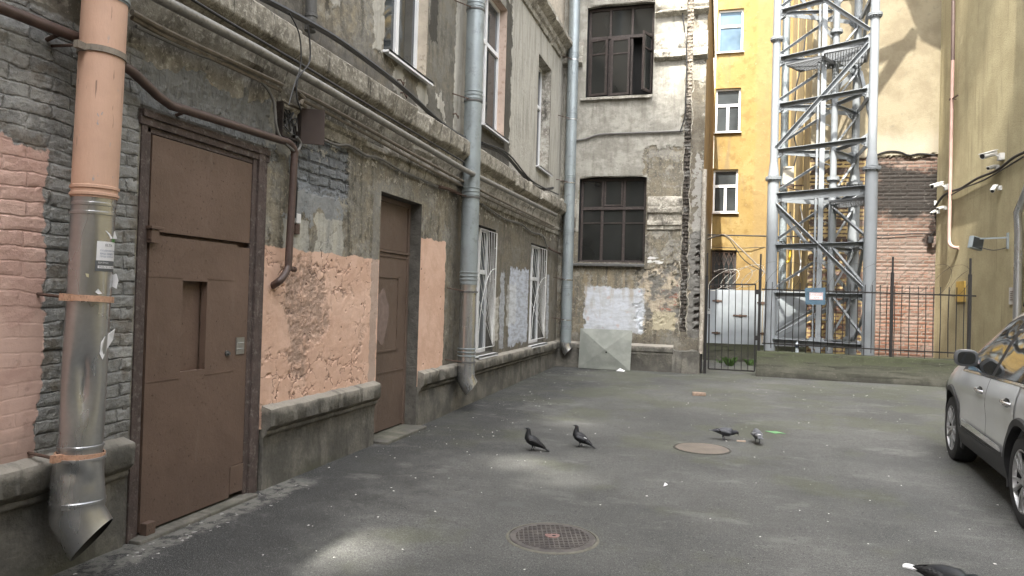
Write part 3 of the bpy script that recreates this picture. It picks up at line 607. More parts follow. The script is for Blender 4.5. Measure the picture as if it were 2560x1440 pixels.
# side face of the wing in ochre render over stained plaster
n = Net('ochre_side_render'); p = n.pos(); X, Y, Z = n.sep(p); a = n.noise(p, 2.2, 6, .65)
c = n.mix(n.sm(a, .38, .62), pc(150,118,62), pc(122,96,56)); c = n.mix(n.sm(Z + a*1.2, 4.2, 4.9, 1., 0.), c, n.mix(a, pc(108,104,96), pc(166,160,146)))
n.bsdf(c, .9, spec=.2); n.bump(a*.02, 1, 1.); M['side'] = n.mat
b = MB(); b.grid([YF, 18, 20, 24, YB2], [0, 3, 6, HW], lambda u, v: Vector((XR, u, v))); FW.part('side_wall', b, M['side'])
def hreveal(th, h, y, dep, mat):
    x0, x1, z0, z1 = h; b = MB(); t = .05
    b.box((x0-t, y+.004, z0), (x0, y+dep, z1)); b.box((x1, y+.004, z0), (x1+t, y+dep, z1)); b.box((x0-t, y+.004, z1), (x1+t, y+dep, z1+t)); b.box((x0-t, y+.004, z0-t), (x1+t, y+dep, z0)); b.box((x0-t, y+dep, z0-t), (x1+t, y+dep+.02, z1+t))
    return th.part('reveal', b, mat)
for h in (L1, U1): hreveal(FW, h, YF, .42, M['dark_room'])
def arch(h, y):       # shallow segmental head over an opening
    x0, x1, z0, z1 = h; b = MB(); N = 12; pts = [(x0-.03, z1+.02), (x0-.03, z1-.045)] + [(x0+(x1-x0)*i/N, z1-.045+.04*math.sin(math.pi*i/N)+.012*math.sin(i*7)) for i in range(N+1)] + [(x1+.03, z1-.045), (x1+.03, z1+.02)]
    b.prism(pts, lambda u, v, t: Vector((u, t, v)), y+.003, y+.12); FW.part('arch_head', b, M['far_cornice'])
arch(L1, YF); arch(U1, YF)
def wood_window(h, open_=False):
    x0, x1, z0, z1 = h; y = YF+.16; w = .055; b = MB(); zt = z0+(z1-z0)*(.66 if open_ else .635)
    z1 -= .03; x0 += .01; x1 -= .01
    b.box((x0, y, z0), (x0+w, y+.07, z1)); b.box((x1-w, y, z0), (x1, y+.07, z1)); b.box((x0+w, y, z0), (x1-w, y+.07, z0+w)); b.box((x0+w, y, z1-w), (x1-w, y+.07, z1)); b.box((x0+w, y-.02, zt-.035), (x1-w, y+.07, zt+.035))
    c = [x0+(x1-x0)*k/3 for k in (1, 2)]
    for cx in c: b.box((cx-.03, y, z0+w), (cx+.03, y+.06, zt-.035)); b.box((cx-.025, y, zt+.035), (cx+.025, y+.06, z1-w))
    if not open_: b.box((c[0]+.04, y-.012, zt+.05), (c[0]+.075, y+.05, z1-w)); b.box((c[1]-.075, y-.012, zt+.05), (c[1]-.04, y+.05, z1-w)); b.box((c[0]+.04, y-.012, zt+.05), (c[1]-.04, y+.04, zt+.085))
    wd = FW.part('window', b, M['dark_wood'], bevel=.006, label='old wooden casement window with one sash missing' if open_ else 'closed old dark wooden window')
    b = MB()
    for k in range(3):
        a0 = x0+w if k == 0 else c[k-1]+.03; a1 = x1-w if k == 2 else c[k]-.03
        g1 = MB(); g1.box((a0, y+.03, zt+.035), (a1, y+.034, z1-w)); FW.part('pane', g1, M['glass_dusty'], parent=wd)
        if open_ and k == 2: continue
        g1 = MB(); g1.box((a0, y+.03, z0+w), (a1, y+.034, zt-.035)); FW.part('pane', g1, M['glass_dusty'], parent=wd)
        if k < (3 if not open_ else 2):
            m_ = MB(); zz = z0+w+(zt-z0-w)*.72; m_.box((a0, y+.012, zz-.012), (a1, y+.04, zz+.012)); FW.part('glazing_bar', m_, M['dark_wood'], parent=wd)
    return wd, c, zt, y
wd1 = wood_window(L1); wd2, cc, zt, yw = wood_window(U1, True)
def sash(x0, x1, z0, z1, hinge, ang, wd):     # an opened casement leaf
    w = .05; b = MB()
    for a in (((x0, z0), (x0+w, z1)), ((x1-w, z0), (x1, z1)), ((x0+w, z0), (x1-w, z0+w)), ((x0+w, z1-w), (x1-w, z1)), ((x0+w, z0+(z1-z0)*.72), (x1-w, z0+(z1-z0)*.72+.03))): b.box((a[0][0], yw-.02, a[0][1]), (a[1][0], yw+.02, a[1][1]))
    hx = x0 if hinge == 'l' else x1; Mx = Matrix.Translation((hx, yw-.03, 0)) @ Matrix.Rotation(ang, 4, 'Z') @ Matrix.Translation((-hx, -yw, 0))
    b.xf(Mx); s_ = FW.part('open_sash', b, M['dark_wood'], parent=wd); g1 = MB(); g1.box((x0+w, yw-.002, z0+w), (x1-w, yw+.002, z1-w)); g1.xf(Mx); o = FW.part('pane', g1, M['glass_dusty'], parent=wd)
sash(cc[1]+.03, U1[1]-.05, U1[2]+.05, zt-.04, 'r', R(68), wd2); sash(U1[0]+.06, cc[0]-.02, U1[2]+.05, zt-.04, 'l', R(-14), wd2); sash(cc[0]+.03, cc[1]-.03, U1[2]+.05, zt-.04, 'l', R(-5), wd2)
for h, sag in ((L1, .02), (U1, .015)):
    b = MB(); xs_ = lines(h[0]-.10, h[1]+.0, .1)
    vs = []; 
    for x in xs_: q = .012*mnoise.noise(Vector((x*3, h[2], 0))); vs += [(x, YF+.12, h[2]+.01), (x, YF-.10, h[2]-.045+q), (x, YF-.10, h[2]-.085+q), (x, YF-.085, h[2]-.06+q)]
    k = 4; b.add(vs, [(i*k+j, (i+1)*k+j, (i+1)*k+j+1, i*k+j+1) for i in range(len(xs_)-1) for j in range(k-1)])
    FW.part('sill', b, M['iron'] if h is L1 else M['far_cornice'])
# ledges on the pier and plinth
def hprofile(name, prof, x0, x1, mat, amp=.012, chip=.05, seed=0, step=.04):
    b = MB(); extrude_profile(b, [(YF-d_, z) for d_, z in prof], x0, x1, step, amp, chip, seed, axis='x'); return FW.part(name, b, mat, smooth=True)
zc0 = fz(1650, 575)[1]; zc1 = fz(1650, 490)[1]; H_ = zc1-zc0
hprofile('ledge', [(-.02, zc0), (.03, zc0+.01), (.035, zc0+.08), (.07, zc0+.11), (.07, zc0+.18), (.05, zc0+.2), (.05, zc0+H_*.45), (.10, zc0+H_*.5), (.11, zc0+H_*.62), (.08, zc0+H_*.68), (.10, zc0+H_*.8), (.06, zc0+H_*.95), (-.02, zc1)], L1[1]+.04, -.87, M['cornice'], seed=3)
hprofile('ledge', [(-.02, zc0), (.04, zc0+.02), (.06, zc0+.3), (.09, zc0+H_*.6), (.04, zc0+H_*.9), (-.02, zc1)], XL-.02, L1[0]-.06, M['cornice'], seed=8)
for (pa, pb, d_) in ((150, 82, .09), (38, 2, .10)):
    z0 = fz(1700, pa)[1]; z1 = fz(1700, pb)[1]; h_ = z1-z0
    pr = [(-.02, z0-.02), (.05, z0), (d_+.05, z0+.05), (d_+.06, z0+h_*.25), (d_*.6, z0+h_*.4), (d_, z0+h_*.6), (d_*.9, z0+h_*.9), (-.02, z1+.03)]
    hprofile('ledge', pr, ux1+.02, -.865, M['far_cornice'], seed=pa); hprofile('ledge', pr, -.72, XR+.02, M['far_cornice'], seed=pa+5)
    if pa == 150: hprofile('ledge', pr, XL-.02, ux0-.08, M['far_cornice'], seed=pa+9)
zp = gz(YF); prf = [(-.02, .66+zp), (.03, .645+zp), (.075, .61+zp), (.075, .50+zp), (.05, .47+zp), (.055, .43+zp), (.035, .40+zp), (.03, .0), (.03, -.1), (-.02, -.1)]
hprofile('plinth', [(d_+.02, z-.06) for d_, z in prf], XL-.02, -.98, M['plinth'], .008, .02, 2)
hprofile('plinth', [(-.02, .62), (.05, .6), (.07, .4), (.06, -.1), (-.02, -.1)], -1.0, XR+.02, M['plinth'], .035, .1, 6, .03)
b = MB(); b.box((XR-.42, YF-.13, -.05), (XR+.03, YF+.3, .56)); q = build('tmp', b, M['plinth']); bpy.data.objects.remove(q)
b = MB(); us = lines(XR-.36, XR+.02, .03); b.grid(us, lines(-.05, .58, .04), lambda u, v: Vector((u, YF-.10-.02*mnoise.noise(Vector((u*4, 0, v*4))), v))); b.grid([YF-.12, YF+.3], [-.05, .58], lambda u, v: Vector((XR+.02, u, v))); b.grid(us, [YF-.11, YF+.2], lambda u, v: Vector((u, v, .575+.02*mnoise.noise(Vector((u*9, v*9, 0)))))); FW.part('buttress', b, M['plinth'], smooth=True)
b = MB(); pts = [(XR+.03, YF-.02, .55), (XR+.035, YF-.02, 1.6), (XR+.02, YF-.03, 2.6), (XR+.02, YF-.02, 4.55)]; b.tube(smoothpath(pts, 4), .05, 8); FW.part('corner_strip', b, simple('flaking_white_trim', pc(158,150,136), .9, var=.4, sc=9, bump=.02, bsc=30, dirt=pc(104,92,78), obj=False))
# metal sheet with pressed cross creases, leaning on the wing
A, B_, C_, D_ = [ony(*q, YF-.17) for q in ((1450, 821), (1580, 826), (1576, 921), (1447, 917))]
A.y = B_.y = YF-.115; C_.y = D_.y = YF-.24; C_.z = D_.z = gz(YF)+.005
mid = (A+B_+C_+D_)/4+Vector((0, -.05, 0)); b = MB(); v0 = [A, B_, C_, D_, mid]; b.add(v0+[v+Vector((0, .012, 0)) for v in v0], [(0,1,4),(1,2,4),(2,3,4),(3,0,4),(6,5,9),(7,6,9),(8,7,9),(5,8,9),(0,5,6,1),(1,6,7,2),(2,7,8,3),(3,8,5,0)])
n = Net('dull_zinc_sheet'); p = n.pos(); a = n.noise(p, 3, 5, .6); n.bsdf(n.mix(n.sm(a, .35, .65), pc(152,156,148), pc(132,137,130)), .42, .45); n.bump(n.noise(p, 8, 3)*.004, 1, 1.); M['zinc'] = n.mat
sheet = single('metal_sheet', b, M['zinc'], 'square zinc sheet with crossed creases leaning against the far grey wing', 'metal sheet')
b = MB(); cx = mid+Vector((.04, -.018, -.06)); b.cyl(cx+Vector((0, -.008, 0)), cx+Vector((0, .03, 0)), .018, 12); o = build('vent_hole', b, M['dark_room'], loc=sheet.location, parent=sheet)

# ------------------------------------------------------------------ yellow building behind, with its return wall
n = Net('yellow_render'); p = n.pos(); X, Y, Z = n.sep(p); a = n.noise(p, .7, 6, .62); m_ = n.noise(p, 3.2, 6, .66); s = n.noise(n.comb(X*2.6, Y*2.6, Z*.35), 1, 5, .6)
c = n.mix(n.sm(a, .38, .62), (.24,.165,.06), (.28,.205,.085)); c = n.mix(n.sm(m_, .50, .64, 0., .8), c, (.185,.12,.043)); c = n.mix(n.sm(s, .52, .68, 0., .75), c, (.18,.135,.075))
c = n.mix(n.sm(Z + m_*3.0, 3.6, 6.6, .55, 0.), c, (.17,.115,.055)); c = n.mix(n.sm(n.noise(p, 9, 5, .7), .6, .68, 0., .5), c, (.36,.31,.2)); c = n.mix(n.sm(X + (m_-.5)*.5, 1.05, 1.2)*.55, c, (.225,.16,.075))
n.bsdf(c, .9, spec=.2); n.bump(m_*.02, 1, 1.); M['yellow'] = n.mat
M['sky_glass'] = mat_glass('sky_reflection_glass', (.10,.15,.20), .06)  # sky reflection painted into the pane as a blue tone
YBd = Thing('apartment_building', 'bright yellow rendered house with stacked white windows behind the lattice tower', 'building', (.6, YB2, gz(20)))
wins = []
for (a, c_) in (((1797, 25), (1857, 128)), ((1790, 222), (1850, 329)), ((1784, 424), (1843, 531)), ((1780, 625), (1838, 770))):
    p0 = ony(*a, YB2); p1 = ony(*c_, YB2); wins.append((p0.x, p1.x, p1.z, p0.z))
wins.append((wins[0][0], wins[0][1], wins[0][2]+3.1, wins[0][3]+3.1))
b = MB(); xb = 1.09; ez2 = sorted({w[2] for w in wins} | {w[3] for w in wins}); ex2 = sorted({w[0] for w in wins} | {w[1] for w in wins})
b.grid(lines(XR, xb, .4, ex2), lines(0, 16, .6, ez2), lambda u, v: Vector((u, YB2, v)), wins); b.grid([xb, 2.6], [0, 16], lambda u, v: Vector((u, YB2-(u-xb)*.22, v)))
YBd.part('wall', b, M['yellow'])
for i, w in enumerate(wins):
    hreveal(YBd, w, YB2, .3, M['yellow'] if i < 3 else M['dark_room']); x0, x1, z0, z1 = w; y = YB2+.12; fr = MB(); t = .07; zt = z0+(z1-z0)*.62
    fm = M['pvc'] if i != 3 else M['dark_wood']
    fr.box((x0, y, z0), (x0+t, y+.06, z1)); fr.box((x1-t, y, z0), (x1, y+.06, z1)); fr.box((x0+t, y, z0), (x1-t, y+.06, z0+t)); fr.box((x0+t, y, z1-t), (x1-t, y+.06, z1)); fr.box((x0+t, y-.01, zt-.05), (x1-t, y+.06, zt+.05))
    if i: fr.box(((x0+x1)/2-.05, y-.01, z0+t), ((x0+x1)/2+.05, y+.06, zt-.05))
    wd = YBd.part('window', fr, fm, bevel=.005); g1 = MB(); g1.box((x0+t/2, y+.03, z0+t/2), (x1-t/2, y+.034, z1-t/2)); YBd.part('pane', g1, M['sky_glass'] if i == 0 else M['glass'], parent=wd)
    s_ = MB(); s_.box((x0-.05, YB2-.10, z0-.05), (x1+.05, y, z0-.02)); YBd.part('sill', s_, M['white_paint'], parent=wd)
    if i == 3:
        g2 = MB()
        for k in range(5): xx = x0+.1+(x1-x0-.2)*k/4; g2.bar((xx, YB2+.03, z0), (xx, YB2+.03, z1), .012)
        for k in range(4): zz = z0+.1+(z1-z0-.2)*k/3; g2.bar((x0, YB2+.03, zz), (x1, YB2+.03, zz), .012)
        for k in range(4):
            xx = x0+.1+(x1-x0-.2)*k/4; xn = x0+.1+(x1-x0-.2)*(k+1)/4; g2.bar((xx, YB2+.03, z1-.1), (xn, YB2+.03, z1-.6), .012); g2.bar((xn, YB2+.03, z1-.1), (xx, YB2+.03, z1-.6), .012)
        YBd.part('window_grille', g2, M['rust'], parent=wd)
b = MB(); b.box((XR-6, YB2+.45, 0), (6, YB2+9, 16)); b.box((XR-6, YB2+.3, 16), (6, YB2+9, 16.3)); YBd.part('roof', b, M['reveal_pale'])
n = Net('ochre_return_wall'); p = n.pos(); X, Y, Z = n.sep(p); a = n.noise(n.comb(X, Y*1.4, Z*.25), 1.3, 5, .6); m_ = n.noise(p, 4, 5, .6)
c = n.mix(n.sm(a, .4, .6), (.26,.20,.10), (.36,.27,.12)); c = n.mix(n.sm(m_, .55, .66, 0., .6), c, (.16,.13,.09)); n.bsdf(c, .9); n.bump(m_*.02, 1, 1.); M['return'] = n.mat
b = MB()
yl = [20.2, 21.7, 22.6, 23.4, 24.6, 25.6, 27, YB2+.2]; xo = [2.15, 2.12, 2.24, 2.2, 2.29, 2.25, 2.36, 2.32]
for i in range(7): b.box((xo[i], yl[i]+.005, 0), (3.5, yl[i+1], 15.5+.1*i))
YBd.part('return_wall', b, M['return'], bevel=.02)

# ------------------------------------------------------------------ brick gable with plaster above, behind the tower
n = Net('brick_gable'); p = n.pos(); X, Y, Z = n.sep(p); a = n.noise(p, .9, 5, .6); m_ = n.noise(p, 5, 6, .68); f = n.noise(p, 30, 4, .6)
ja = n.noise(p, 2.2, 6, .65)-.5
bc, bf = n.brick(X + (m_-.5)*.02, Z + (m_-.5)*.02, .27, .09, .014, (.1,.1,.1), (1,1,1), (0,0,0), .3); b0 = n.sep(bc)[0]
red = n.mix(b0, (.125,.055,.036), (.165,.10,.072)); red = n.mix(n.sm(n.noise(p, 1.6, 5, .6), .42, .6), red, (.17,.12,.10)); red = n.mix(bf, red, (.145,.12,.10))
soot_shade = n.mx(n.sm(Z + ja*1.0, 3.7, 4.1)*n.sm(Z + X*.25 + ja*1.6, 6.6, 6.3)*n.sm(X + ja*1.5, 3.3, 3.9), n.sm(Z + ja*1.5, 2.6, 3.2)*n.sm(X + ja*.8, 3.5, 3.2)*.75); red = n.mix(soot_shade*.96, red, n.mix(bf, (.026,.024,.022), (.036,.034,.032)))  # brick soot, plus a shadow band painted into the same dark tone
red = n.mix(n.sm(Z + ja*1.5, 1.9, 3.4, 0., .45)*(1-soot_shade), red, n.mix(bf, (.15,.118,.10), (.155,.138,.12))); red = n.mix(n.sm(m_, .62, .7, 0., .6), red, (.2,.185,.17))
pl = n.mix(n.sm(n.noise(p, 1.8, 6, .66), .4, .62), (.235,.205,.142), (.19,.16,.11)); pl = n.mix(n.sm(n.noise(p, 6, 5, .7), .58, .68, 0., .6), pl, (.16,.145,.11)); pl = n.mix(n.sm(Z + ja*.6, 5.75, 6.3, .6, 0.), pl, (.33,.30,.24))
k_ = n.sm(Z + ja*.35 + n.sm(X, 2.2, 5.3, 0., .05), 5.52, 5.56); c = n.mix(k_, red, pl)
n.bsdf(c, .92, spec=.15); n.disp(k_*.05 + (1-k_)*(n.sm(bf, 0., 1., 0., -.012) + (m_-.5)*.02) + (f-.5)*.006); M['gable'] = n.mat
BG = Thing('apartment_building', 'windowless gable behind the tower, red brick below and cream plaster above', 'building', (3.7, YB, gz(20)))
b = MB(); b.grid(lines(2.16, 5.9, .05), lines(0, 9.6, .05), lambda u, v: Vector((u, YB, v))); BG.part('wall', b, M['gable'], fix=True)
b = MB(); b.box((2.6, YB+.06, 0), (12, YB+6, 9.62)); b.box((2.62, YB-.06, 9.64), (12, YB+6, 9.78)); BG.part('roof', b, M['reveal_pale'])
b = MB(); pts = [ony(px, py, YB-.07) for px, py in ((2180, 392), (2205, 382), (2225, 378), (2250, 380), (2272, 388), (2300, 384), (2338, 388))]; b.tube(smoothpath(pts, 4), .02, 6); single('cable', b, M['cable'], 'black cable along the break between cream plaster and red brick', 'cable', smooth=True)
b = MB(); pts = [ony(px, py, YB-.05) for px, py in ((2150, 590), (2230, 588), (2290, 583), (2335, 586))]; b.tube(smoothpath(pts, 4), .012, 6); single('cable', b, M['cable'], 'thin dark cable stretched low across the pink brick wall', 'cable', smooth=True)
p0 = ony(2326, 600, YB-.12); b = MB(); b.cbox(p0, (.12, .12, .16), None); b.bar(p0+Vector((0, .0, .1)), p0+Vector((.12, .1, .22)), .03); single('floodlight', b, M['black_iron'], 'small black spotlight at the right end of the brick gable', 'light', bevel=.01)

# ------------------------------------------------------------------ right building
n = Net('roughcast_olive'); p = n.pos(); X, Y, Z = n.sep(p); a = n.noise(p, 1.1, 5, .6); f = n.noise(p, 46, 4, .75); s = n.noise(n.comb(X*3.0, Y*3.0, Z*.4), 1, 5, .6)
c = n.mix(n.sm(a, .38, .62), pc(182,169,126), pc(168,155,114)); c = n.mix(n.sm(s, .5, .66, 0., .5), c, pc(148,136,100)); c = n.mix(n.sm(f, .36, .5, .45, 0.), c, pc(112,105,84)); c = n.mix(n.sm(n.noise(n.comb(X*9.0, Y*9.0, Z*.5), 1, 4), .62, .7, 0., .4), c, pc(124,114,84))
n.bsdf(c, .95, spec=.15); n.bump(f*.03 + n.noise(p, 110, 2)*.01, 1, 1.); M['roughcast'] = n.mat
def rx(y): return RX0+RSL*(y-RY0)
RB = Thing('apartment_building', 'tall olive roughcast house wall on the right carrying cameras and a pink pipe', 'building', (rx(16), 16, gz(16)))
y0 = 14.6; b = MB(); b.grid(lines(y0, YB+.3, .5), lines(0, 9.95, .7), lambda u, v: Vector((rx(u), u, v))); b.grid([rx(y0), 7.5], [0, 9.8], lambda u, v: Vector((u, y0, v))); b.grid([-6, y0], [0, 9.8], lambda u, v: Vector((7.5, u, v))); RB.part('wall', b, M['roughcast'])
b = MB(); b.add([(rx(y0)+.3, y0+.3, 0), (7.8, y0+.3, 0), (7.8, -6, 0), (14, -6, 0), (14, YB, 0), (rx(YB)+.3, YB, 0)] + [(rx(y0)+.3, y0+.3, 9.9), (7.8, y0+.3, 9.9), (7.8, -6, 9.9), (14, -6, 9.9), (14, YB+.2, 9.9), (rx(YB)+.3, YB, 9.9)], [(0,1,2,3,4,5), (11,10,9,8,7,6)] + [(i, 6+i, 6+(i+1) % 6, (i+1) % 6) for i in range(6)]); RB.part('roof', b, M['reveal_pale'])
b = MB(); b.box((rx(15)+.2, 15.0, 9.96), (12, YB, 14.3)); RB.part('attic', b, M['roughcast'])
b = MB(); b.prism([(3.75, 16.2), (4.2, 14.9), (4.95, 14.42), (9, 14.42), (9, 17.2), (3.75, 17.2)], lambda u, v, t: Vector((u, t, v)), 15.4, 16.0); RB.part('gable_shade_panel', b, M['galv_blue'])  # added unseen panel above the attic, shaped to shade the gable plaster
for px, py in ((2192, 152), (2192, 226)):
    n0 = ony(2264, 122, YB); n1 = ony(px, py, YB); t = YB-15.7; f_ = lambda q: Vector((q.x-SX*t, 15.7, q.z+1.36*t)); b = MB(); b.bar(f_(n0)+(f_(n0)-f_(n1))*.3, f_(n1)+(f_(n1)-f_(n0))*.6, .16); RB.part('gable_shade_strut', b, M['galv_blue'])  # added unseen bars that draw the thin shadow lines on the gable
# low house closing the yard behind the viewer, and an added unseen sun-blocking slab
b = MB(); b.box((-3, -14, 0), (14, -7.0, 13.0)); RBk = Thing('apartment_building', 'low pale house closing the yard behind the viewer', 'building', (2, -8, 0)); RBk.part('wall', b, M['reveal_pale'])
b = MB(); b.box((-3.2, -14.2, 13.0), (14.2, -6.9, 13.2)); RBk.part('roof', b, M['iron'])
HR = 5+1.36*(16.8+30); RBt = Thing('sun_blocker', 'added unseen sun-blocking slab with aimed openings far behind the viewer', 'building', (-3, -34, 0))
def slab(x0, x1, z1, holes=(), t=.22):      # one run of the added sun blocker, with openings right through it
    b = MB(); hx = [v for h in holes for v in h[:2]]; hz = [v for h in holes for v in h[2:]]; xs_ = sorted({x0, x1, *hx}); zs_ = sorted({0, z1, *hz})
    b.grid(xs_, zs_, lambda u, v: Vector((u, -30, v)), holes); b.grid(xs_, zs_, lambda u, v: Vector((u, -30-t, v)), holes)
    for a0, a1, c0, c1_ in holes:
        for P in (((a0, c0), (a0, c1_)), ((a1, c0), (a1, c1_)), ((a0, c0), (a1, c0)), ((a0, c1_), (a1, c1_))): b.add([(P[0][0], -30, P[0][1]), (P[1][0], -30, P[1][1]), (P[1][0], -30-t, P[1][1]), (P[0][0], -30-t, P[0][1])], [(0, 1, 2, 3)])
    b.box((x0, -30-t, z1), (x1-.01, -30, z1+.1)); return RBt.part('wall', b, M['reveal_pale'], fix=False)  # this wall is part of the added unseen sun blocker
hl = []
for px, py, w_, h_ in ((838, 1372, .56, .78), (1168, 1122, .52, .48), (1300, 1156, .56, .46), (1405, 1196, .46, .44), (1420, 1058, .6, .30)):
    g0 = onz(px, py); t = g0.y+30; X_, Z_ = g0.x-SX*t, 1.36*t; hl.append((X_-w_/2, X_+w_/2, Z_-h_/2, Z_+h_/2+.3))  # openings aimed so that soft sun pools land on the asphalt
slab(-11, -6.25, HR+7, [h for h in hl if h[0] < -6.25]); slab(-6.25, .1, HR, [h for h in hl if h[0] > -6.25]); slab(.1, 2.8, HR-.15); print('HOLES', hl)
b = MB(); b.box((.15, -30.4, 72.4), (2.8, -30, 74.5)); b.box((2.7, -30.4, HR-.2), (2.8, -30.1, 72.4)); RBt.part('stripe_blocker', b, M['reveal_pale'])  # added unseen beam and post, casting the dark stripe on the olive wall
# ------------------------------------------------------------------ drainpipes
def kick(c, z0, r, d, ln=.30, drop=.26):     # cut-off elbow at the foot: path turning outward along d
    c = Vector(c); d = Vector(d).normalized(); return c, d
def ring(mb, c, r, h=.012, n=24, ax=None): mb.lathe([(r-.004, -h), (r+.006, -h*.6), (r+.006, h*.6), (r-.004, h)], n, Matrix.Translation(c) @ (ax or Matrix()))
def clampband(th, c, r, mat, side=1, wall=None, tilt=0):
    b = MB(); Mx = Matrix.Translation(c) @ Matrix.Rotation(tilt, 4, 'X'); b.lathe([(r+.001, -.017), (r+.009, -.017), (r+.009, .017), (r+.001, .017)], 26, Mx, closed=True)
    b.box((-.02, -r-.055, -.02), (.012, -r+.005, .02), Mx); b.box((-.02, r-.005, -.018), (.01, r+.03, .018), Mx)
    o = th.part('clamp', b, mat)
    if wall is not None: k_ = MB(); k_.cyl(Mx @ Vector((0, -r-.03, 0)), Vector((wall, c[1]-r-.02, c[2]+.02)), .009, 8); th.part('wall_spike', k_, M['rust'], parent=o)
    return o
# first: big leaning pipe beside the tall door
cx = -3.41; r1 = .117
pt_, pb_ = onx(263, 0, cx), onx(195, 1230, cx)
def c1(z): return Vector((cx, pb_.y+(pt_.y-pb_.y)*(z-pb_.z)/(pt_.z-pb_.z), z))
DP = Thing('drainpipe', 'fat dented drainpipe, salmon above and bare steel below, beside the tall brown door', 'drainpipe', (cx, 3.0, 0))
zs = onx(330, 42, cx).z; zs1 = onx(250, 500, cx).z
def tubez(z0, z1, r, n=40, f=c1, dent=None, step=.04):
    Z = lines(z0, z1, step); P = []
    mb = MB(); 
    for z in Z:
        c = f(z)
        for j in range(n):
            t = 2*math.pi*j/n; rr = r
            if dent: rr = dent(t, z, r)
            P.append(c+Vector((rr*math.cos(t), rr*math.sin(t), 0)))
    mb.add(P, [(i*n+j, i*n+(j+1) % n, (i+1)*n+(j+1) % n, (i+1)*n+j) for i in range(len(Z)-1) for j in range(n)]); return mb
b = tubez(zs, 9, r1+.004); 
for z in (zs+.02, zs+.10, zs+.14): ring(b, c1(z), r1+.006)
DP.part('upper_section', b, M['galv_blue'], smooth=True)
b = tubez(zs1, zs+.01, r1); 
for z in (zs1+.02, zs1+.06): ring(b, c1(z), r1+.001)
n = Net('chipped_salmon_paint'); p = n.pos(); X, Y, Z = n.sep(p); a = n.noise(p, 4, 5, .6); k_ = n.noise(n.comb(X*26.0, Y*26.0, Z*9.0), 1, 5, .65); c = n.mulc(pc(206,162,134), n.sm(a, .3, .7, .9, 1.08, 'LINEAR')); c = n.mix(n.sm(k_, .64, .67)*n.sm(n.noise(p, 5, 3), .45, .6), c, pc(150,154,156)); c = n.mix(n.sm(n.noise(n.comb(X*60.0, Y*60.0, Z*6.0), 1, 3), .68, .72, 0., .8), c, pc(126,98,82)); n.bsdf(c, .5, spec=.4); n.bump(k_*.004, 1, 1.); M['salmon_pipe'] = n.mat
DP.part('painted_section', b, M['salmon_pipe'], smooth=True, label='salmon painted length with grey chips')
ctop = c1(zs1); zd = onx(220, 960, cx).z
def dent(t, z, r):
    d0 = (t-(-.75)); d0 = math.atan2(math.sin(d0), math.cos(d0)); k = math.exp(-((z-zd)/.17)**2)*max(0, 1-abs(d0)/.85)
    k2 = math.exp(-((z-zd-.10)/.05)**2)*max(0, 1-abs(d0+.2)/.4); d1 = t-.1; k3 = math.exp(-((z-zd+.55)/.05)**2)*max(0, 1-abs(d1)/.7)
    fl = math.exp(-((z-zd-.3)/.35)**2)*max(0, 1-abs(d0)/.6)
    return r - .052*k - .016*k2 - .01*k3 - .012*fl + .001*math.sin(7*t+z*9)
zb = .455
b = tubez(zb, zs1, r1-.006, 48, dent=dent, step=.02)
for z in (zs1-.035, zs1-.085, zb+.30, zb+.06): ring(b, c1(z), (r1-.006 if z > 1 else r1-.006))
DP.part('steel_section', b, M['galv'], smooth=True, label='bare steel length with a deep dent')
# foot elbow: oblique cuts
def elbow(th, c, r, d, mat, s1=.12, s2=.17, flare=1.0):
    n = 44; d = Vector(d).normalized(); c = Vector(c); dn = Vector((0, 0, -1)); a2 = (dn*.86 + d*.52).normalized(); k = c+dn*s1; tn = (dn+a2).normalized(); nm = (dn*.64 + d*.77).normalized(); mc = k+a2*s2
    side = d.cross(Vector((0, 0, 1))).normalized(); R0, R1, R2, R3 = [], [], [], []
    for j in range(n):
        t = 2*math.pi*j/n; o = d*math.cos(t)*r+side*math.sin(t)*r; p = c+o; R0.append(p); p = c+o*flare
        q = p+dn*((k-p).dot(tn)/dn.dot(tn)); R1.append(q); L = (mc-q).dot(nm)/a2.dot(nm); q2 = q+a2*max(.02, L); R2.append(q2); R3.append(q2+(mc-q2)*.05)
    rin = [q+(k-q)*.06 for q in R1]; rows = [R0, R1, R2, R3, rin]
    mb = MB(); mb.add([p for row in rows for p in row], [(i*n+j, i*n+(j+1) % n, (i+1)*n+(j+1) % n, (i+1)*n+j) for i in range(2) for j in range(n)])
    o = th.part('outlet', mb, mat, smooth=True)
    mi = MB(); mi.add([p for row in rows[2:] for p in row], [(i*n+j, i*n+(j+1) % n, (i+1)*n+(j+1) % n, (i+1)*n+j) for i in range(2) for j in range(n)]); th.part('inner_wall', mi, M['pipe_inside'], parent=o, smooth=True, fix=False); return o
SL = tubez(zb-.02, zb+.24, r1+.008, 48, dent=lambda t, z, r: r+.010*(zb+.24-z)/.26 + .006*math.sin(3*t+14*z) - .016*math.exp(-((z-zb-.17)/.03)**2)*max(0, 1-abs(math.atan2(math.sin(t+1.0), math.cos(t+1.0)))/.5) - .012*math.exp(-((z-zb-.12)/.05)**2)*max(0, 1-abs(math.atan2(math.sin(t+.4), math.cos(t+.4)))/.7), step=.02)
ring(SL, c1(zb+.0), r1+.018); ring(SL, c1(zb+.235), r1+.008); DP.part('lower_sleeve', SL, M['galv'], smooth=True)
elbow(DP, c1(zb-.01), r1+.018, (.93, .37, 0), M['galv'], .07, .165, 1.0)
for (px, py, wl) in ((205, 130, XL), (170, 735, XL), (140, 1125, XL)):
    z = onx(px+60, py+12, cx).z; clampband(DP, c1(z), r1, M['clamp'] if py > 200 else M['conduit_tan'], wall=wl, tilt=R(-3))
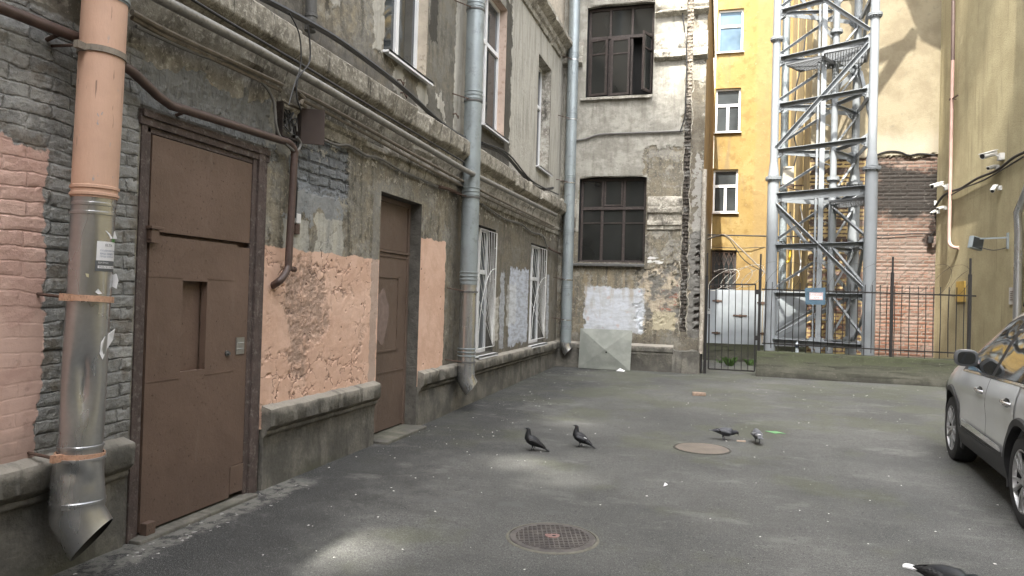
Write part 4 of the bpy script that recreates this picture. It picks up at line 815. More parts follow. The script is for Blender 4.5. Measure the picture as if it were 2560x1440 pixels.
# sticker and scraps on the first pipe
def onpipe(px, py, rr=.0015):
    d = ray(px, py); z = onx(px, py, cx+.1).z
    for _ in range(3):
        c = c1(z); o = EYEV-c; dx, dy = d.x, d.y; A_ = dx*dx+dy*dy; B2 = 2*(o.x*dx+o.y*dy); C2 = o.x**2+o.y**2-(r1-.006+rr)**2; t = (-B2-math.sqrt(max(0, B2*B2-4*A_*C2)))/(2*A_); P = EYEV+d*t; z = P.z
    return P
stk = [onpipe(*q) for q in ((243, 604), (297, 606), (292, 682), (237, 676))]
ang = lambda P: math.atan2(P.y-c1(P.z).y, P.x-c1(P.z).x)
sa0, sa1 = ang(stk[0]), ang(stk[1]); sz0, sz1 = (stk[2].z+stk[3].z)/2, (stk[0].z+stk[1].z)/2
def spt(u, v, rr):   # u 0..1 across, v 0..1 up the sticker
    z = sz0+(sz1-sz0)*v; a = sa0+(sa1-sa0)*u; c = c1(z); r = r1-.006+rr; return Vector((c.x+r*math.cos(a), c.y+r*math.sin(a), z))
def pipepatch(poly, rr, mat, name, parent=None, f=spt):
    b = MB(); N = 10
    us = [p[0] for p in poly]; u0, u1, v0, v1 = poly[0][0], poly[2][0], poly[0][1], poly[2][1]
    for i in range(N+1):
        for j in range(2): b.v.append(f(u0+(u1-u0)*i/N, v0+(v1-v0)*j, rr))
    b.f = [(2*i, 2*i+2, 2*i+3, 2*i+1) for i in range(N)]; b.m = [0]*N; return b
ST = Thing('sticker', 'torn white and grey advertising sticker on the fat steel drainpipe', 'sticker', tuple(stk[3]))
q = lambda u0, v0, u1, v1: [(u0, v0), (u1, v0), (u1, v1), (u0, v1)]
ST.part('white_sheet', pipepatch(q(0, .36, 1, 1), .0015, 0, ''), M['paper']); ST.part('grey_sheet', pipepatch(q(-.02, 0, .98, .36), .0015, 0, ''), M['grey_print'])
ST.part('phone_strip', pipepatch(q(.06, .10, .92, .19), .0025, 0, ''), M['paper']); ST.part('green_edge', pipepatch(q(.62, 1.0, 1.12, 1.12), .0018, 0, ''), M['green_print'])
def text_mesh(s, size=1, align='CENTER', res=3):
    cu = bpy.data.curves.new('t', 'FONT'); cu.body = s; cu.size = size; cu.align_x = align; cu.align_y = 'CENTER'; cu.resolution_u = res
    o = bpy.data.objects.new('t', cu); COL.objects.link(o); bpy.context.view_layer.update(); me = bpy.data.meshes.new_from_object(o.evaluated_get(bpy.context.evaluated_depsgraph_get()))
    vs = [v.co.copy() for v in me.vertices]; fs = [tuple(p.vertices) for p in me.polygons]; bpy.data.objects.remove(o); bpy.data.meshes.remove(me); return vs, fs
def flattext(s, w, h, fn, fit=True):
    vs, fs = text_mesh(s); x0 = min(v.x for v in vs); x1 = max(v.x for v in vs); y0 = min(v.y for v in vs); y1 = max(v.y for v in vs)
    mb = MB(); mb.add([fn((v.x-x0)/(x1-x0)*w, (v.y-y0)/(y1-y0)*h) for v in vs], fs); return mb
for s, u, v, w, h, m in (('ELTA', .30, .84, .34, .08, 'ink'), ('ПОДКЛЮЧИМ', .12, .66, .72, .06, 'ink_blue'), ('ВАШ ОБЪЕКТ', .12, .56, .66, .06, 'ink_blue'), ('ПОД ОХРАНУ', .12, .46, .66, .06, 'ink_blue'), ('БИЗНЕС', .08, .26, .40, .06, 'paper'), ('945/9111636', .10, .115, .76, .06, 'ink')):
    b = flattext(s, w, h, lambda x, y, u=u, v=v: spt(u+x, v+y, .0032)); ST.part('lettering', b, M[m], fix=False)
def scrap(pts, mat, label, seed=0):
    P = [onpipe(px, py, .002) for px, py in pts]; b = MB(); b.add(P, [tuple(range(len(P)))]); n_ = [p+(Vector((p.x-c1(p.z).x, p.y-c1(p.z).y, 0))).normalized()*-.003 for p in P]; return single('paper_scrap', MB().add(P+n_, [tuple(range(len(P)))]+[(i, (i+1) % len(P), len(P)+(i+1) % len(P), len(P)+i) for i in range(len(P))]), mat, label, 'paper scrap', 'torn paper left on the fat drainpipe', fix=False)
scrap([(264, 577), (287, 578), (293, 597), (277, 597), (272, 586)], M['paper'], 'white torn paper scrap just above the sticker on the fat drainpipe')
scrap([(283, 688), (291, 684), (296, 700), (292, 722), (282, 716)], M['paper'], 'white scraped paper streak at the right edge of the fat drainpipe')
scrap([(238, 730), (246, 722), (255, 734), (247, 736)], M['paper'], 'small white scrap low above the orange clamp of the fat drainpipe')
scrap([(253, 858), (262, 842), (272, 836), (288, 822), (282, 850), (268, 872), (256, 900), (250, 886)], M['paper'], 'white claw-like paint scrape midway down the steel drainpipe')
scrap([(213, 683), (222, 685), (222, 694), (216, 691)], simple('yellowed_paper', (.5, .46, .3), .7), 'tiny yellowed scrap left of the sticker on the fat drainpipe')

def pipe_far(label, px0, px1, ytop, mat, x, r, footpx, d, clamps, rings, lower=None):
    a = onx(px0, 0, x); z0 = onx(footpx[0], footpx[1], x); f = lambda z: Vector((x, z0.y+(a.y-z0.y)*(z-z0.z)/(a.z-z0.z), z))
    T = Thing('drainpipe', label, 'drainpipe', (x, z0.y, 0))
    if lower: zl = onx(*lower, x).z; b = tubez(z0.z, zl, r-.006, 28, f, step=.4); T.part('steel_section', b, M['galv'], smooth=True, label='bare galvanised lower length')
    else: zl = z0.z
    b = tubez(zl, 12.5, r, 28, f, step=.5)
    for py in rings: z = onx(px0-(px0-footpx[0])*py/footpx[1], py, x).z; [ring(b, f(z+k), r+.002, .01) for k in (-.05, .0, .05)]
    T.part('painted_section', b, mat, smooth=True)
    elbow(T, f(z0.z+.02), r, d, M['galv'], .09, .15)
    for py in clamps:
        z = onx(px0-(px0-footpx[0])*py/footpx[1], py, x).z; c = f(z); b = MB(); b.lathe([(r+.001, -.012), (r+.01, -.012), (r+.01, .012), (r+.001, .012)], 24, Matrix.Translation(c), closed=True); o = T.part('clamp', b, M['galv'] if not lower else M['iron']); k_ = MB(); k_.cyl(c+Vector((-.02, -r, .01)), (XL-.02, c.y-r-.2, z+.05), .008, 6); T.part('wall_spike', k_, M['rust'], parent=o)
    return T
pipe_far('tall grey drainpipe with a steel foot, between the second door and barred window', 1190, 0, 0, M['galv_blue'], -3.42, .125, (1165, 935), (.92, .4, 0), (28, 255, 495, 730, 905), (20, 240, 480, 690, 880), lower=(1170, 712))
pipe_far('tall grey drainpipe standing in the corner of the yard', 1437, 0, 0, M['galv_blue'], -3.36, .122, (1414, 858), (1, -.1, 0), (152, 300, 458, 700, 800), (140, 290, 445, 580, 720, 820))

# ------------------------------------------------------------------ pipes, conduits and cables on the left wall
def wallrun(name, pts, x, r, mat, label, cat, sub=5, n=8, group=None, straight=False):
    P = [onx(a, b_, (x if len(q) == 2 else q[2])) if True else 0 for q in pts for (a, b_) in [q[:2]]]
    b = MB(); b.tube(P if straight else smoothpath(P, sub), r, n); return single(name, b, mat, label, cat, group, smooth=True)
T = Thing('gas_pipe', 'rusty brown gas pipe bending over and down the right side of the tall door', 'pipe', tuple(onx(700, 350, -3.5)))
xg = -3.53; pts = [(-60, -5), (100, 58), (200, 97), (330, 178), (395, 240), (428, 264), (480, 280), (700, 350)]
P = [onx(a, c_, xg) for a, c_ in pts]; e = onx(738, 372, xg); e2 = onx(735, 410, xg); P2 = [P[-1], onx(722, 357, xg), onx(736, 378, xg), e2, onx(722, 640, xg), onx(719, 670, xg), onx(708, 692, xg), onx(694, 706, xg-.02), onx(680, 715, XL-.02)]
b = MB(); b.tube(P[:-1]+smoothpath(P2, 4), .031, 14); T.part('tube', b, M['brown_pipe'], smooth=True)
v0 = onx(720, 672, xg); b = MB(); b.cyl(v0, v0+Vector((0, .09, .0)), .018, 12); b.cyl(v0+Vector((0, .075, 0)), v0+Vector((0, .10, 0)), .024, 12); T.part('stub', b, M['rust'])
for q in ((150, 85), (470, 277)): c = onx(*q, xg); b = MB(); b.cyl(c, Vector((XL-.02, c.y, c.z-.03)), .012, 8); T.part('bracket', b, M['rust'])
wallrun('steel_pipe', [(365, -22), (640, 122), (800, 212), (1160, 424), (1390, 538)], -3.36, .036, M['conduit'], 'thick pale steel pipe strapped under the stone cornice', 'pipe', straight=True, n=12)
wallrun('conduit', [(750, 262), (760, 246), (790, 250), (1160, 455), (1385, 566)], -3.5, .02, M['conduit_tan'], 'upper of two tan conduits under the cornice running to the corner', 'conduit', sub=3)
wallrun('conduit', [(765, 268), (800, 272), (1160, 468), (1385, 574)], -3.52, .016, M['conduit_tan'], 'lower of two tan conduits under the cornice running to the corner', 'conduit', sub=3)
wallrun('conduit', [(330, 30), (420, 80), (560, 145), (705, 212)], -3.5, .019, M['conduit_tan'], 'upper tan conduit ending short above the tall brown door', 'conduit', sub=2)
wallrun('conduit', [(330, 44), (420, 95), (560, 160), (702, 226)], -3.52, .016, M['conduit_tan'], 'lower tan conduit ending short above the tall brown door', 'conduit', sub=2)
wallrun('cable', [(340, 66), (480, 130), (610, 175), (660, 212), (684, 255), (690, 310), (702, 345), (738, 378), (752, 360), (742, 342)], -3.52, .012, M['cable_grey'], 'grey cable curling over the tall door into the junction box', 'cable')
wallrun('cable', [(420, -40), (560, 48), (760, 165), (900, 250), (1160, 405)], -3.38, .011, M['cable'], 'thin black cable lying along the thick steel pipe', 'cable')
wallrun('cable', [(655, -5), (760, 50), (860, 110), (1000, 215), (1100, 305), (1160, 345), (1215, 366), (1265, 390), (1310, 440), (1350, 472), (1382, 470)], -3.5, .028, M['cable'], 'fat black cable sagging along the top of the cornice', 'cable')
wallrun('cable', [(1205, 356), (1270, 384), (1330, 452), (1395, 486)], -3.46, .014, M['cable'], 'thinner black cable drooping below the white sills near the corner', 'cable')
wallrun('cable', [(795, 342), (840, 362), (875, 364), (915, 388), (950, 396), (1000, 425), (1040, 442), (1098, 468)], -3.58, .013, M['cable_grey'], 'wavy grey cable from the junction box over the second door', 'cable')
wallrun('conduit', [(1098, 467), (1125, 474), (1155, 488)], -3.56, .022, M['rust'], 'short rusty conduit stub behind the middle drainpipe', 'conduit')
wallrun('cable', [(1205, 510), (1265, 548), (1300, 558), (1330, 580), (1356, 588), (1366, 612), (1374, 622)], -3.58, .014, M['cable_grey'], 'wavy grey cable above the two barred windows', 'cable')
wallrun('conduit', [(1372, 620), (1384, 627), (1400, 634)], -3.56, .022, M['rust'], 'short rusty conduit stub beside the corner drainpipe', 'conduit')
wallrun('cable', [(742, 350), (740, 420), (742, 480), (738, 545)], -3.58, .008, M['cable'], 'thin black cable hanging straight down to the doorbell', 'cable')
wallrun('cable', [(722, 30), (748, 85), (752, 160), (735, 215), (722, 262)], -3.3, .006, M['cable'], 'limp dark cable dangling from the cornice to the junction box', 'cable')
wallrun('cable', [(770, 60), (775, 150), (745, 195), (742, 240), (752, 275)], -3.3, .007, M['cable'], 'limp black cable dangling from the iron pipe to the junction box', 'cable')
b = MB(); P = [onx(778, -40, -3.54), onx(778, 40, -3.54), onx(775, 78, -3.54)]; b.tube(P, .05, 14); ring(b, P[1], .05, .02); single('iron_pipe', b, M['iron'], 'stub of cast iron pipe coming down onto the cornice', 'pipe', smooth=True)
# hooks and ties
for k, q in enumerate(((992, 200), (1000, 232), (1132, 285), (1130, 330))):
    c = onx(*q, XL); b = MB(); b.tube([c+Vector((-.02, 0, 0)), c+Vector((.05, 0, 0)), c+Vector((.07, .02, -.04)), c+Vector((.06, .05, -.05)), c+Vector((.06, .06, -.01))], .009, 6); single('wall_hook', b, M['rust'], ('rusty hook under the first white window sill', 'rusty hook just below another hook by the black cable', 'rusty hook left of the middle drainpipe above the cornice', 'rusty hook left of the middle drainpipe nearest the cornice')[k], 'hook', 'hooks on the upper wall', smooth=True)
# open junction box
jb = Thing('junction_box', 'open rusty junction box spilling wires beside the tall door head', 'electrical box', (XL, 5.33, 3.08)); a = onx(697, 262, XL); z0, z1, y0, y1 = 2.95, 3.24, 5.20, 5.47
b = MB(); x1 = XL+.06; b.box((XL-.05, y0, z0), (XL-.01, y1, z1)); b.box((XL-.01, y0, z0), (x1, y0+.012, z1)); b.box((XL-.01, y1-.012, z0), (x1, y1, z1)); b.box((XL-.01, y0+.012, z0), (x1, y1-.012, z0+.012)); b.box((XL-.01, y0+.012, z1-.012), (x1, y1-.012, z1)); jb.part('case', b, M['dark_wood'], fix=False)
b = MB(); Mx = Matrix.Translation((x1, y1, 0)) @ Matrix.Rotation(R(-58), 4, 'Z'); b.box((0, 0, z0-.01), (.012, .20, z1+.01)); b.box((-.02, .188, z0-.01), (.0, .20, z1+.01)); b.xf(Mx); jb.part('door', b, simple('box_brown_paint', pc(64,48,40), .6, var=.2, sc=9), bevel=.003)
for k in range(9):
    P = [Vector((XL+.03+random.uniform(-.01, .03), random.uniform(y0+.03, y1-.04), random.uniform(z0+.03, z1-.03))) for _ in range(4)]; b = MB(); b.tube(smoothpath(P, 5), .006, 6); jb.part('wire', b, M['cable_grey'] if k % 2 else M['cable'], smooth=True)
db = Thing('doorbell', 'white doorbell over a wooden block, right of the brown gas pipe', 'doorbell', (XL, 5.5, 2.1)); c = onx(739, 550, XL); b = MB(); b.box((XL-.01, c.y-.03, c.z-.03), (XL+.035, c.y+.035, c.z+.055)); db.part('switch', b, M['white_plastic'], bevel=.008); b = MB(); b.box((XL-.01, c.y-.035, c.z-.125), (XL+.028, c.y+.03, c.z-.034)); db.part('wood_block', b, M['rust'], bevel=.004)
# cables on the wing
P = [ony(px, py, YF-.05) for px, py in ((1440, 351), (1465, 347), (1500, 336), (1560, 333), (1690, 328), (1708, 326))]; b = MB(); b.tube(smoothpath(P, 4), .024, 8); single('conduit', b, M['cable_grey'], 'dark conduit crossing the far wing between its two windows', 'conduit', smooth=True)
P = [ony(px, py, YF-.07) for px, py in ((1700, -10), (1716, 120), (1714, 240), (1712, 290), (1700, 330))]; b = MB(); b.tube(smoothpath(P, 5), .014, 6); single('cable', b, M['cable'], 'black cable running down the brick chase of the wing', 'cable', smooth=True)

# ------------------------------------------------------------------ lattice tower
n = Net('tower_grey_paint'); p = n.pos(); a = n.noise(p, 2.2, 4, .6); c = n.mulc((.205,.222,.235), n.sm(a, .3, .7, .92, 1.08, 'LINEAR')); n.bsdf(c, .6, .0, .3); M['tower'] = n.mat
n = Net('tower_grating'); p = n.pos(); n.bsdf((.18,.19,.2), .5, .3); M['grating'] = n.mat
LF, RF, BR, CP = Vector((1.12, 17.93, 0)), Vector((3.03, 16.85, 0)), Vector((3.03, 18.92, 0)), Vector((2.43, 18.03, 0))
tz = gz(17.5); TW = Thing('lattice_tower', 'three-legged pale grey steel lattice tower with flanged tubular legs', 'tower', (2.2, 17.8, tz))
ZL = [.82, 1.90, 3.02, 4.18, 5.26, 6.33, 7.43, 8.55, 9.7, 10.9, 12.1, 13.3]
zf1, zf2 = 4.63, 7.94
def leg(c, r, name='leg', big=True):
    b = MB(); P = [(c.x, c.y, z) for z in (-.05, .2, 2, zf1)]; b.tube(P, r, 28); b.tube([(c.x, c.y, zf1+.05), (c.x, c.y, zf1+.08), (c.x, c.y, zf1+.36)], [r*.98, r*.96, r*.73], 28); b.tube([(c.x, c.y, zf1+.36), (c.x, c.y, 9), (c.x, c.y, 13.3)], r*.70, 28); lg = TW.part(name, b, M['tower'], smooth=True)
    for zf, rr in ((zf1, r), (zf2, r*.72), (11.3, r*.72)):
        b = MB(); R_ = rr+.055; 
        b.lathe([(rr*.9, -.028), (R_, -.028), (R_, -.004), (rr*.9, -.004)], 28, Matrix.Translation((c.x, c.y, zf)), closed=True); b.lathe([(rr*.9, .004), (R_, .004), (R_, .028), (rr*.9, .028)], 28, Matrix.Translation((c.x, c.y, zf)), closed=True)
        for k in range(14): t = 2*math.pi*k/14; q_ = Vector((c.x+(rr+.032)*math.cos(t), c.y+(rr+.032)*math.sin(t), zf)); b.cyl(q_+Vector((0, 0, -.06)), q_+Vector((0, 0, .05)), .011, 6)
        TW.part('flange', b, M['tower'], parent=lg)
    b = MB(); b.lathe([(0, 0), (r+.14, 0), (r+.14, .03), (0, .03)], 20, Matrix.Translation((c.x, c.y, tz-.01))); TW.part('base_plate', b, M['tower'], parent=lg)
    return lg
for c in (LF, RF, BR): leg(c, .128)
b = MB(); b.tube([(CP.x, CP.y, z) for z in (-.05, 3, zf1-.05)], .085, 20); b.tube([(CP.x, CP.y, z) for z in (zf1, 8.2, 13)], .074, 20); cp = TW.part('central_pipe', b, M['tower'], smooth=True)
for zf in (zf1-.02, 8.05):
    b = MB(); b.lathe([(.06, -.03), (.14, -.03), (.14, .03), (.06, .03)], 22, Matrix.Translation((CP.x, CP.y, zf)), closed=True)
    for k in range(8): t = 2*math.pi*k/8; b.cyl((CP.x+.115*math.cos(t), CP.y+.115*math.sin(t), zf-.05), (CP.x+.115*math.cos(t), CP.y+.115*math.sin(t), zf+.07), .011, 6)
    TW.part('flange', b, M['tower'], parent=cp)
def beam(P, Q, w=.10, h=.10, cut=.12):
    P, Q = Vector(P), Vector(Q); d = (Q-P).normalized(); P2, Q2 = P+d*cut, Q-d*cut; b = MB()
    s = d.cross(Vector((0, 0, 1))).normalized(); u = s.cross(d).normalized()
    # angle profile: a web and a flange
    for (o0, o1, hh0, hh1) in ((-.006, .006, -h/2, h/2), (.006, w, h/2-.012, h/2)):
        vs = [p+s*a_+u*c_ for p in (P2, Q2) for a_, c_ in ((o0, hh0), (o1, hh0), (o1, hh1), (o0, hh1))]; b.add(vs, [(3,2,1,0),(4,5,6,7),(0,1,5,4),(1,2,6,5),(2,3,7,6),(3,0,4,7)])
    return TW.part('brace', b, M['tower'])
def gusset(P, d, s=.16):
    b = MB(); d = Vector(d).normalized(); P = Vector(P); o = d.cross(Vector((0, 0, 1))).normalized()*.02
    pts = [P+d*.08+Vector((0, 0, -s)), P+d*(.08+s*.9)+Vector((0, 0, -s*.5)), P+d*(.08+s*.9)+Vector((0, 0, s*.5)), P+d*.08+Vector((0, 0, s))]
    b.add([p-o*.3 for p in pts]+[p+o*.3 for p in pts], [(0,1,2,3),(7,6,5,4)]+[(i, 4+i, 4+(i+1) % 4, (i+1) % 4) for i in range(4)])
    for k in (-.4, .4): q_ = P+d*(.08+s*.45)+Vector((0, 0, s*k)); b.cyl(q_-o*1.6, q_+o*1.6, .014, 6)
    return TW.part('gusset', b, M['tower'])
faces = ((LF, RF), (RF, BR), (BR, LF))
for fi, (A_, B2) in enumerate(faces):
    d = (B2-A_).normalized(); 
    for i, z in enumerate(ZL):
        hgt = .10
        if abs(z-4.18) < .01: hgt = .2
        if z > 9.8 and fi == 2: continue
        beam(A_+Vector((0, 0, z)), B2+Vector((0, 0, z)), .09, hgt); 
        if z < 9: gusset(A_+Vector((0, 0, z)), d); gusset(B2+Vector((0, 0, z)), -d)
    off = d.cross(Vector((0, 0, 1)))*.03
    for i, (za, zb_) in enumerate(((1.90, .82), (4.10, 1.95), (5.26, 7.40), (9.6, 7.55), (9.8, 12.0)) if fi != 2 else ((1.90, .82), (1.95, 4.05), (7.4, 5.3), (7.5, 9.6))):
        if fi == 0 and i == 0: continue
        beam(A_+Vector((0, 0, za))+off, B2+Vector((0, 0, zb_))+off, .07, .09)
mid = (LF+RF)/2
b = MB(); pts = [(-.22, 0), (-.14, .13), (.14, .13), (.22, 0), (.14, -.12), (-.14, -.12)]; dd = (RF-LF).normalized(); oo = dd.cross(Vector((0, 0, 1)))
b.prism(pts, lambda u, v, t: mid+dd*u+Vector((0, 0, .82+v))+oo*t, .01, .025); TW.part('gusset', b, M['tower'])
# inner truss from the central pipe to the near leg
for (za, zb_) in ((.85, .85), (1.95, .9), (1.95, 1.95), (3.05, 2.0), (3.05, 3.05), (3.95, 3.1), (4.0, 4.25), (5.26, 5.3), (6.33, 6.33), (7.5, 7.5)): beam(CP+Vector((0, 0, za)), RF+Vector((0, 0, zb_)), .06, .08, .1)
for z in ZL[:9]: beam(LF+Vector((0, 0, z+.0)), CP+Vector((0, 0, z-.02)), .06, .07, .1)
for z0, z1 in zip(ZL[:8], ZL[1:9]): beam(CP+Vector((0, 0, z1)), BR+Vector((0, 0, z1)), .05, .07, .1); beam(LF+Vector((0, 0, z0+.1)), CP+Vector((0, 0, z1-.08)), .05, .06, .1); beam(CP+Vector((0, 0, z0+.1)), BR+Vector((0, 0, z1-.1)), .05, .06, .1)
# ladder with its box rails and pegs
lx = onz(2060, 445, zf1); LD = (LF+RF)/2+Vector((.06, .30, 0))
b = MB(); b.box((LD.x-.055, LD.y-.04, .3), (LD.x+.055, LD.y+.04, 13)); rl = TW.part('ladder_rail', b, M['tower'], bevel=.006)
b = MB(); b.box((LD.x-.12, LD.y+.06, .3), (LD.x-.075, LD.y+.10, 13)); TW.part('ladder_rail', b, M['tower'])
for k in range(20): z = .9+k*.45; b = MB(); b.cyl((LD.x+.03, LD.y+.02, z), (CP.x-.06, CP.y, z-.02), .011, 8); TW.part('ladder_rung', b, M['tower'])
# perforated steps/deck: a twisted run of grating under two levels
def grating(name, poly, z, tilt=0):
    b = MB(); P = [Vector((x, y, z)) for x, y in poly]; a, c_, d_ = P[0], P[1], P[3]; e1, e2 = c_-a, d_-a; n1 = int(e1.length/.055); n2 = int(e2.length/.055)
    for i in range(n1+1): b.bar(a+e1*i/n1, a+e1*i/n1+e2, .012, .03)
    for j in range(n2+1): b.bar(a+e2*j/n2+Vector((0, 0, .001)), a+e2*j/n2+e1+Vector((0, 0, .001)), .012, .028)
    for s0, s1 in ((a, a+e1), (a, a+e2), (a+e1, a+e1+e2), (a+e2, a+e1+e2)): b.bar(s0, s1, .04, .06)
    return TW.part(name, b, M['grating'])
grating('deck_grating', [(2.10, 17.32), (2.95, 16.95), (3.0, 18.6), (2.25, 18.5)], 7.36); grating('deck_grating', [(1.35, 17.85), (2.05, 17.45), (2.3, 18.3), (1.7, 18.4)], 7.30)
grating('deck_grating', [(2.3, 17.5), (2.95, 17.05), (2.98, 18.7), (2.5, 18.5)], 4.02); grating('deck_grating', [(1.3, 17.9), (2.9, 17.0), (3.0, 18.75), (1.9, 18.6)], 10.8)
# ------------------------------------------------------------------ low wall, fence, gate
n = Net('mossy_concrete'); p = n.pos(); X, Y, Z = n.sep(p); a = n.noise(p, 2.4, 6, .65); f = n.noise(p, 30, 5, .65); s = n.noise(n.comb(X*.7, Y, Z*11.0), 1.4, 5, .6)
c = n.mix(n.sm(a, .38, .62), pc(72,72,60), pc(90,89,77)); c = n.mix(n.sm(Z + a*.5, .50, .85, 0., .9), c, pc(58,64,36)); c = n.mix(n.sm(s, .5, .62, 0., .6), c, pc(58,58,47)); c = n.mix(n.sm(Z+a*.25, .22, .36, .8, 0.), c, pc(52,51,46)); c = n.mix(n.sm(f, .6, .7, 0., .4), c, pc(120,118,104))
n.bsdf(c, .93); n.bump(a*.03+f*.008+n.sm(s, .6, .62)*.01, 1, 1.); M['moss'] = n.mat
wl = ony(1890, 940, YF+.05); WX0, WX1 = wl.x, 4.72; wz = .655
b = MB(); pr = [(YF+.05, .0), (YF+.052, .2), (YF+.045, .32), (YF+.05, .33), (YF+.045, .47), (YF+.05, .48), (YF+.045, wz-.02), (YF+.06, wz), (YF+.3, wz+.01), (YF+.3, 0)]
xs_ = lines(WX0, WX1, .08); k = len(pr); vs = [Vector((x, d_, z))+rough(Vector((x, d_, z)), .008, 6) for x in xs_ for d_, z in pr]; b.add(vs, [(i*k+j, i*k+j+1, (i+1)*k+j+1, (i+1)*k+j) for i in range(len(xs_)-1) for j in range(k-1)] + [tuple(range(k)), tuple((len(xs_)-1)*k+j for j in reversed(range(k)))])
single('concrete_wall', b, M['moss'], 'low mossy concrete wall carrying the black railing', 'wall', smooth=True)
yf = YF+.14; zr0, zr1 = .80, 1.92
FN = Thing('fence', 'thin black iron railing with tall posts along the low mossy wall', 'fence', (2.7, yf, wz))
def fpx(px, py): return ony(px, py, yf)
for px, t_, b_ in ((1902, 635, 905), (2232, 642, 892), (2426, 646, 905)):
    t0 = fpx(px, t_); b = MB(); b.box((t0.x-.028, yf-.028, wz-.06 if px > 1950 else .05), (t0.x+.028, yf+.028, t0.z-.32)); b.box((t0.x-.014, yf-.016, t0.z-.32), (t0.x+.02, yf+.016, t0.z)); FN.part('post', b, M['black_iron'])
rA, rB = fpx(1905, 723), fpx(2440, 740); b = MB(); b.bar(rA, rB, .04, .03); FN.part('rail', b, M['black_iron'])
rC, rD = fpx(1905, 858), fpx(2415, 884); b = MB(); b.bar(rC, rD, .04, .025); FN.part('rail', b, M['black_iron'])
nb = 28
for k in range(nb):
    t = (k+.5)/nb; top = rA.lerp(rB, t*.965); bot = rC.lerp(rD, t); x = top.x+random.uniform(-.012, .012); lo_ = wz+.0 if k % 2 == 0 else bot.z-.09
    b = MB(); b.tube([(x, yf-.03, lo_), (x+random.uniform(-.01, .01), yf-.03, 1.4), (x, yf-.03, top.z+.16)], .0085, 6); FN.part('bar', b, M['black_iron'])
# gate
gA, gB, gC, gD = [ony(*q, YF+.12) for q in ((1774, 711), (1889, 711), (1886, 928), (1771, 922))]
GT = Thing('gate', 'narrow black iron gate with vertical bars, padlocked, at the wing corner', 'gate', ((gC.x+gD.x)/2, YF+.12, gz(YF)))
b = MB(); b.bar(gA, gB, .035, .03); b.bar(gA, gD, .03, .035); b.bar(gB, gC, .03, .035); b.bar(gD, gC, .03, .03); GT.part('frame', b, M['black_iron'])
for k in range(6): t = (k+1)/7; b = MB(); b.tube([gD.lerp(gC, t), gA.lerp(gB, t)], .008, 6); GT.part('bar', b, M['black_iron'])
b = MB(); q0 = ony(1769, 632, YF+.16); b.box((q0.x-.03, YF+.13, .05), (q0.x+.03, YF+.19, q0.z-.5)); b.box((q0.x-.014, YF+.14, q0.z-.5), (q0.x+.016, YF+.175, q0.z)); q1 = ony(1763, 662, YF+.16); b.box((q1.x-.05, YF+.14, .05), (q1.x-.015, YF+.175, q1.z)); GT.part('post', b, M['black_iron'])
for px, py in ((1896, 730), (1894, 845)): q_ = ony(px, py, YF+.12); b = MB(); b.box((q_.x-.05, YF+.10, q_.z-.05), (q_.x+.03, YF+.14, q_.z+.05)); GT.part('hinge', b, M['black_iron'])
q_ = ony(1772, 778, YF+.07); b = MB(); b.box((q_.x-.03, YF+.055, q_.z-.06), (q_.x+.03, YF+.08, q_.z+.0)); b.tube([q_+Vector((-.02, 0, 0)), q_+Vector((-.02, 0, .04)), q_+Vector((0, 0, .055)), q_+Vector((.02, 0, .04)), q_+Vector((.02, 0, 0))], .006, 8); GT.part('padlock', b, M['galv'])
# razor wire coil along the railing and loops over the gate
def coil(p, q, r, turns, w, name, label, mat, squash=1.0, jit=.05):
    P = []; N = turns*16
    for i in range(N+1):
        t = i/N; a_ = 2*math.pi*turns*t; rr = r*(1+jit*math.sin(a_*.37+1)+jit*math.sin(a_*.11)); c_ = p.lerp(q, t); P.append(c_+Vector((rr*.75*math.sin(a_)*1.1, rr*math.cos(a_)*.25, rr*math.sin(a_+.9)*squash)))
    b = MB(); b.tube(P, w, 4)
    for i in range(0, N, 3): c_ = P[i]; v_ = Vector((random.uniform(-1, 1), random.uniform(-1, 1), random.uniform(-1, 1))).normalized()*.022; b.tube([c_-v_, c_+v_], w*.8, 3)
    return single(name, b, mat, label, 'barbed wire')
wr = simple('dark_barbed_wire', pc(70,66,62), .6, .5); wrl = simple('bright_barbed_wire', (.55,.53,.48), .5, .5)
coil(fpx(1908, 690), fpx(2225, 695), .30, 6, .003, 'barbed_wire', 'barbed wire coil on the railing in front of the tower', wr); coil(fpx(2240, 690), fpx(2422, 705), .30, 4, .003, 'barbed_wire', 'barbed wire coil on the railing in front of the brick gable', wr)
coil(ony(1785, 700, YF+.5), ony(1892, 690, YF+.4), .30, 4, .006, 'barbed_wire', 'pale loops of barbed wire above the narrow gate', wrl, .7, .2)
# danger sign
SG = Thing('warning_sign', 'blue board with white danger notice in Cyrillic tied to the railing', 'sign', tuple(fpx(2039, 740)))
a0, a1, a2, a3 = [ony(*q, yf-.05) for q in ((2012, 720), (2064, 719), (2063, 762), (2014, 761))]
b = MB(); b.add([a0, a1, a2, a3]+[v+Vector((0, .012, 0)) for v in (a0, a1, a2, a3)], [(0,1,2,3),(7,6,5,4),(0,4,5,1),(1,5,6,2),(2,6,7,3),(3,7,4,0)]); SG.part('board', b, simple('blue_board', (.06,.11,.155), .5, var=.2, sc=9))
s0 = ony(2024, 731, yf-.056); s1 = ony(2057, 750, yf-.056); b = MB(); b.box((s0.x, yf-.056, s1.z), (s1.x, yf-.052, s0.z)); SG.part('notice', b, M['paper'])
rd = simple('red_sign_ink', (.30,.03,.03), .6); b = MB(); w_ = s1.x-s0.x; h_ = s0.z-s1.z
for (u0, v0_, u1, v1_) in ((.03, .04, .97, .09), (.03, .91, .97, .96), (.03, .09, .06, .91), (.94, .09, .97, .91)): b.box((s0.x+w_*u0, yf-.0585, s1.z+h_*v0_), (s0.x+w_*u1, yf-.057, s1.z+h_*v1_))
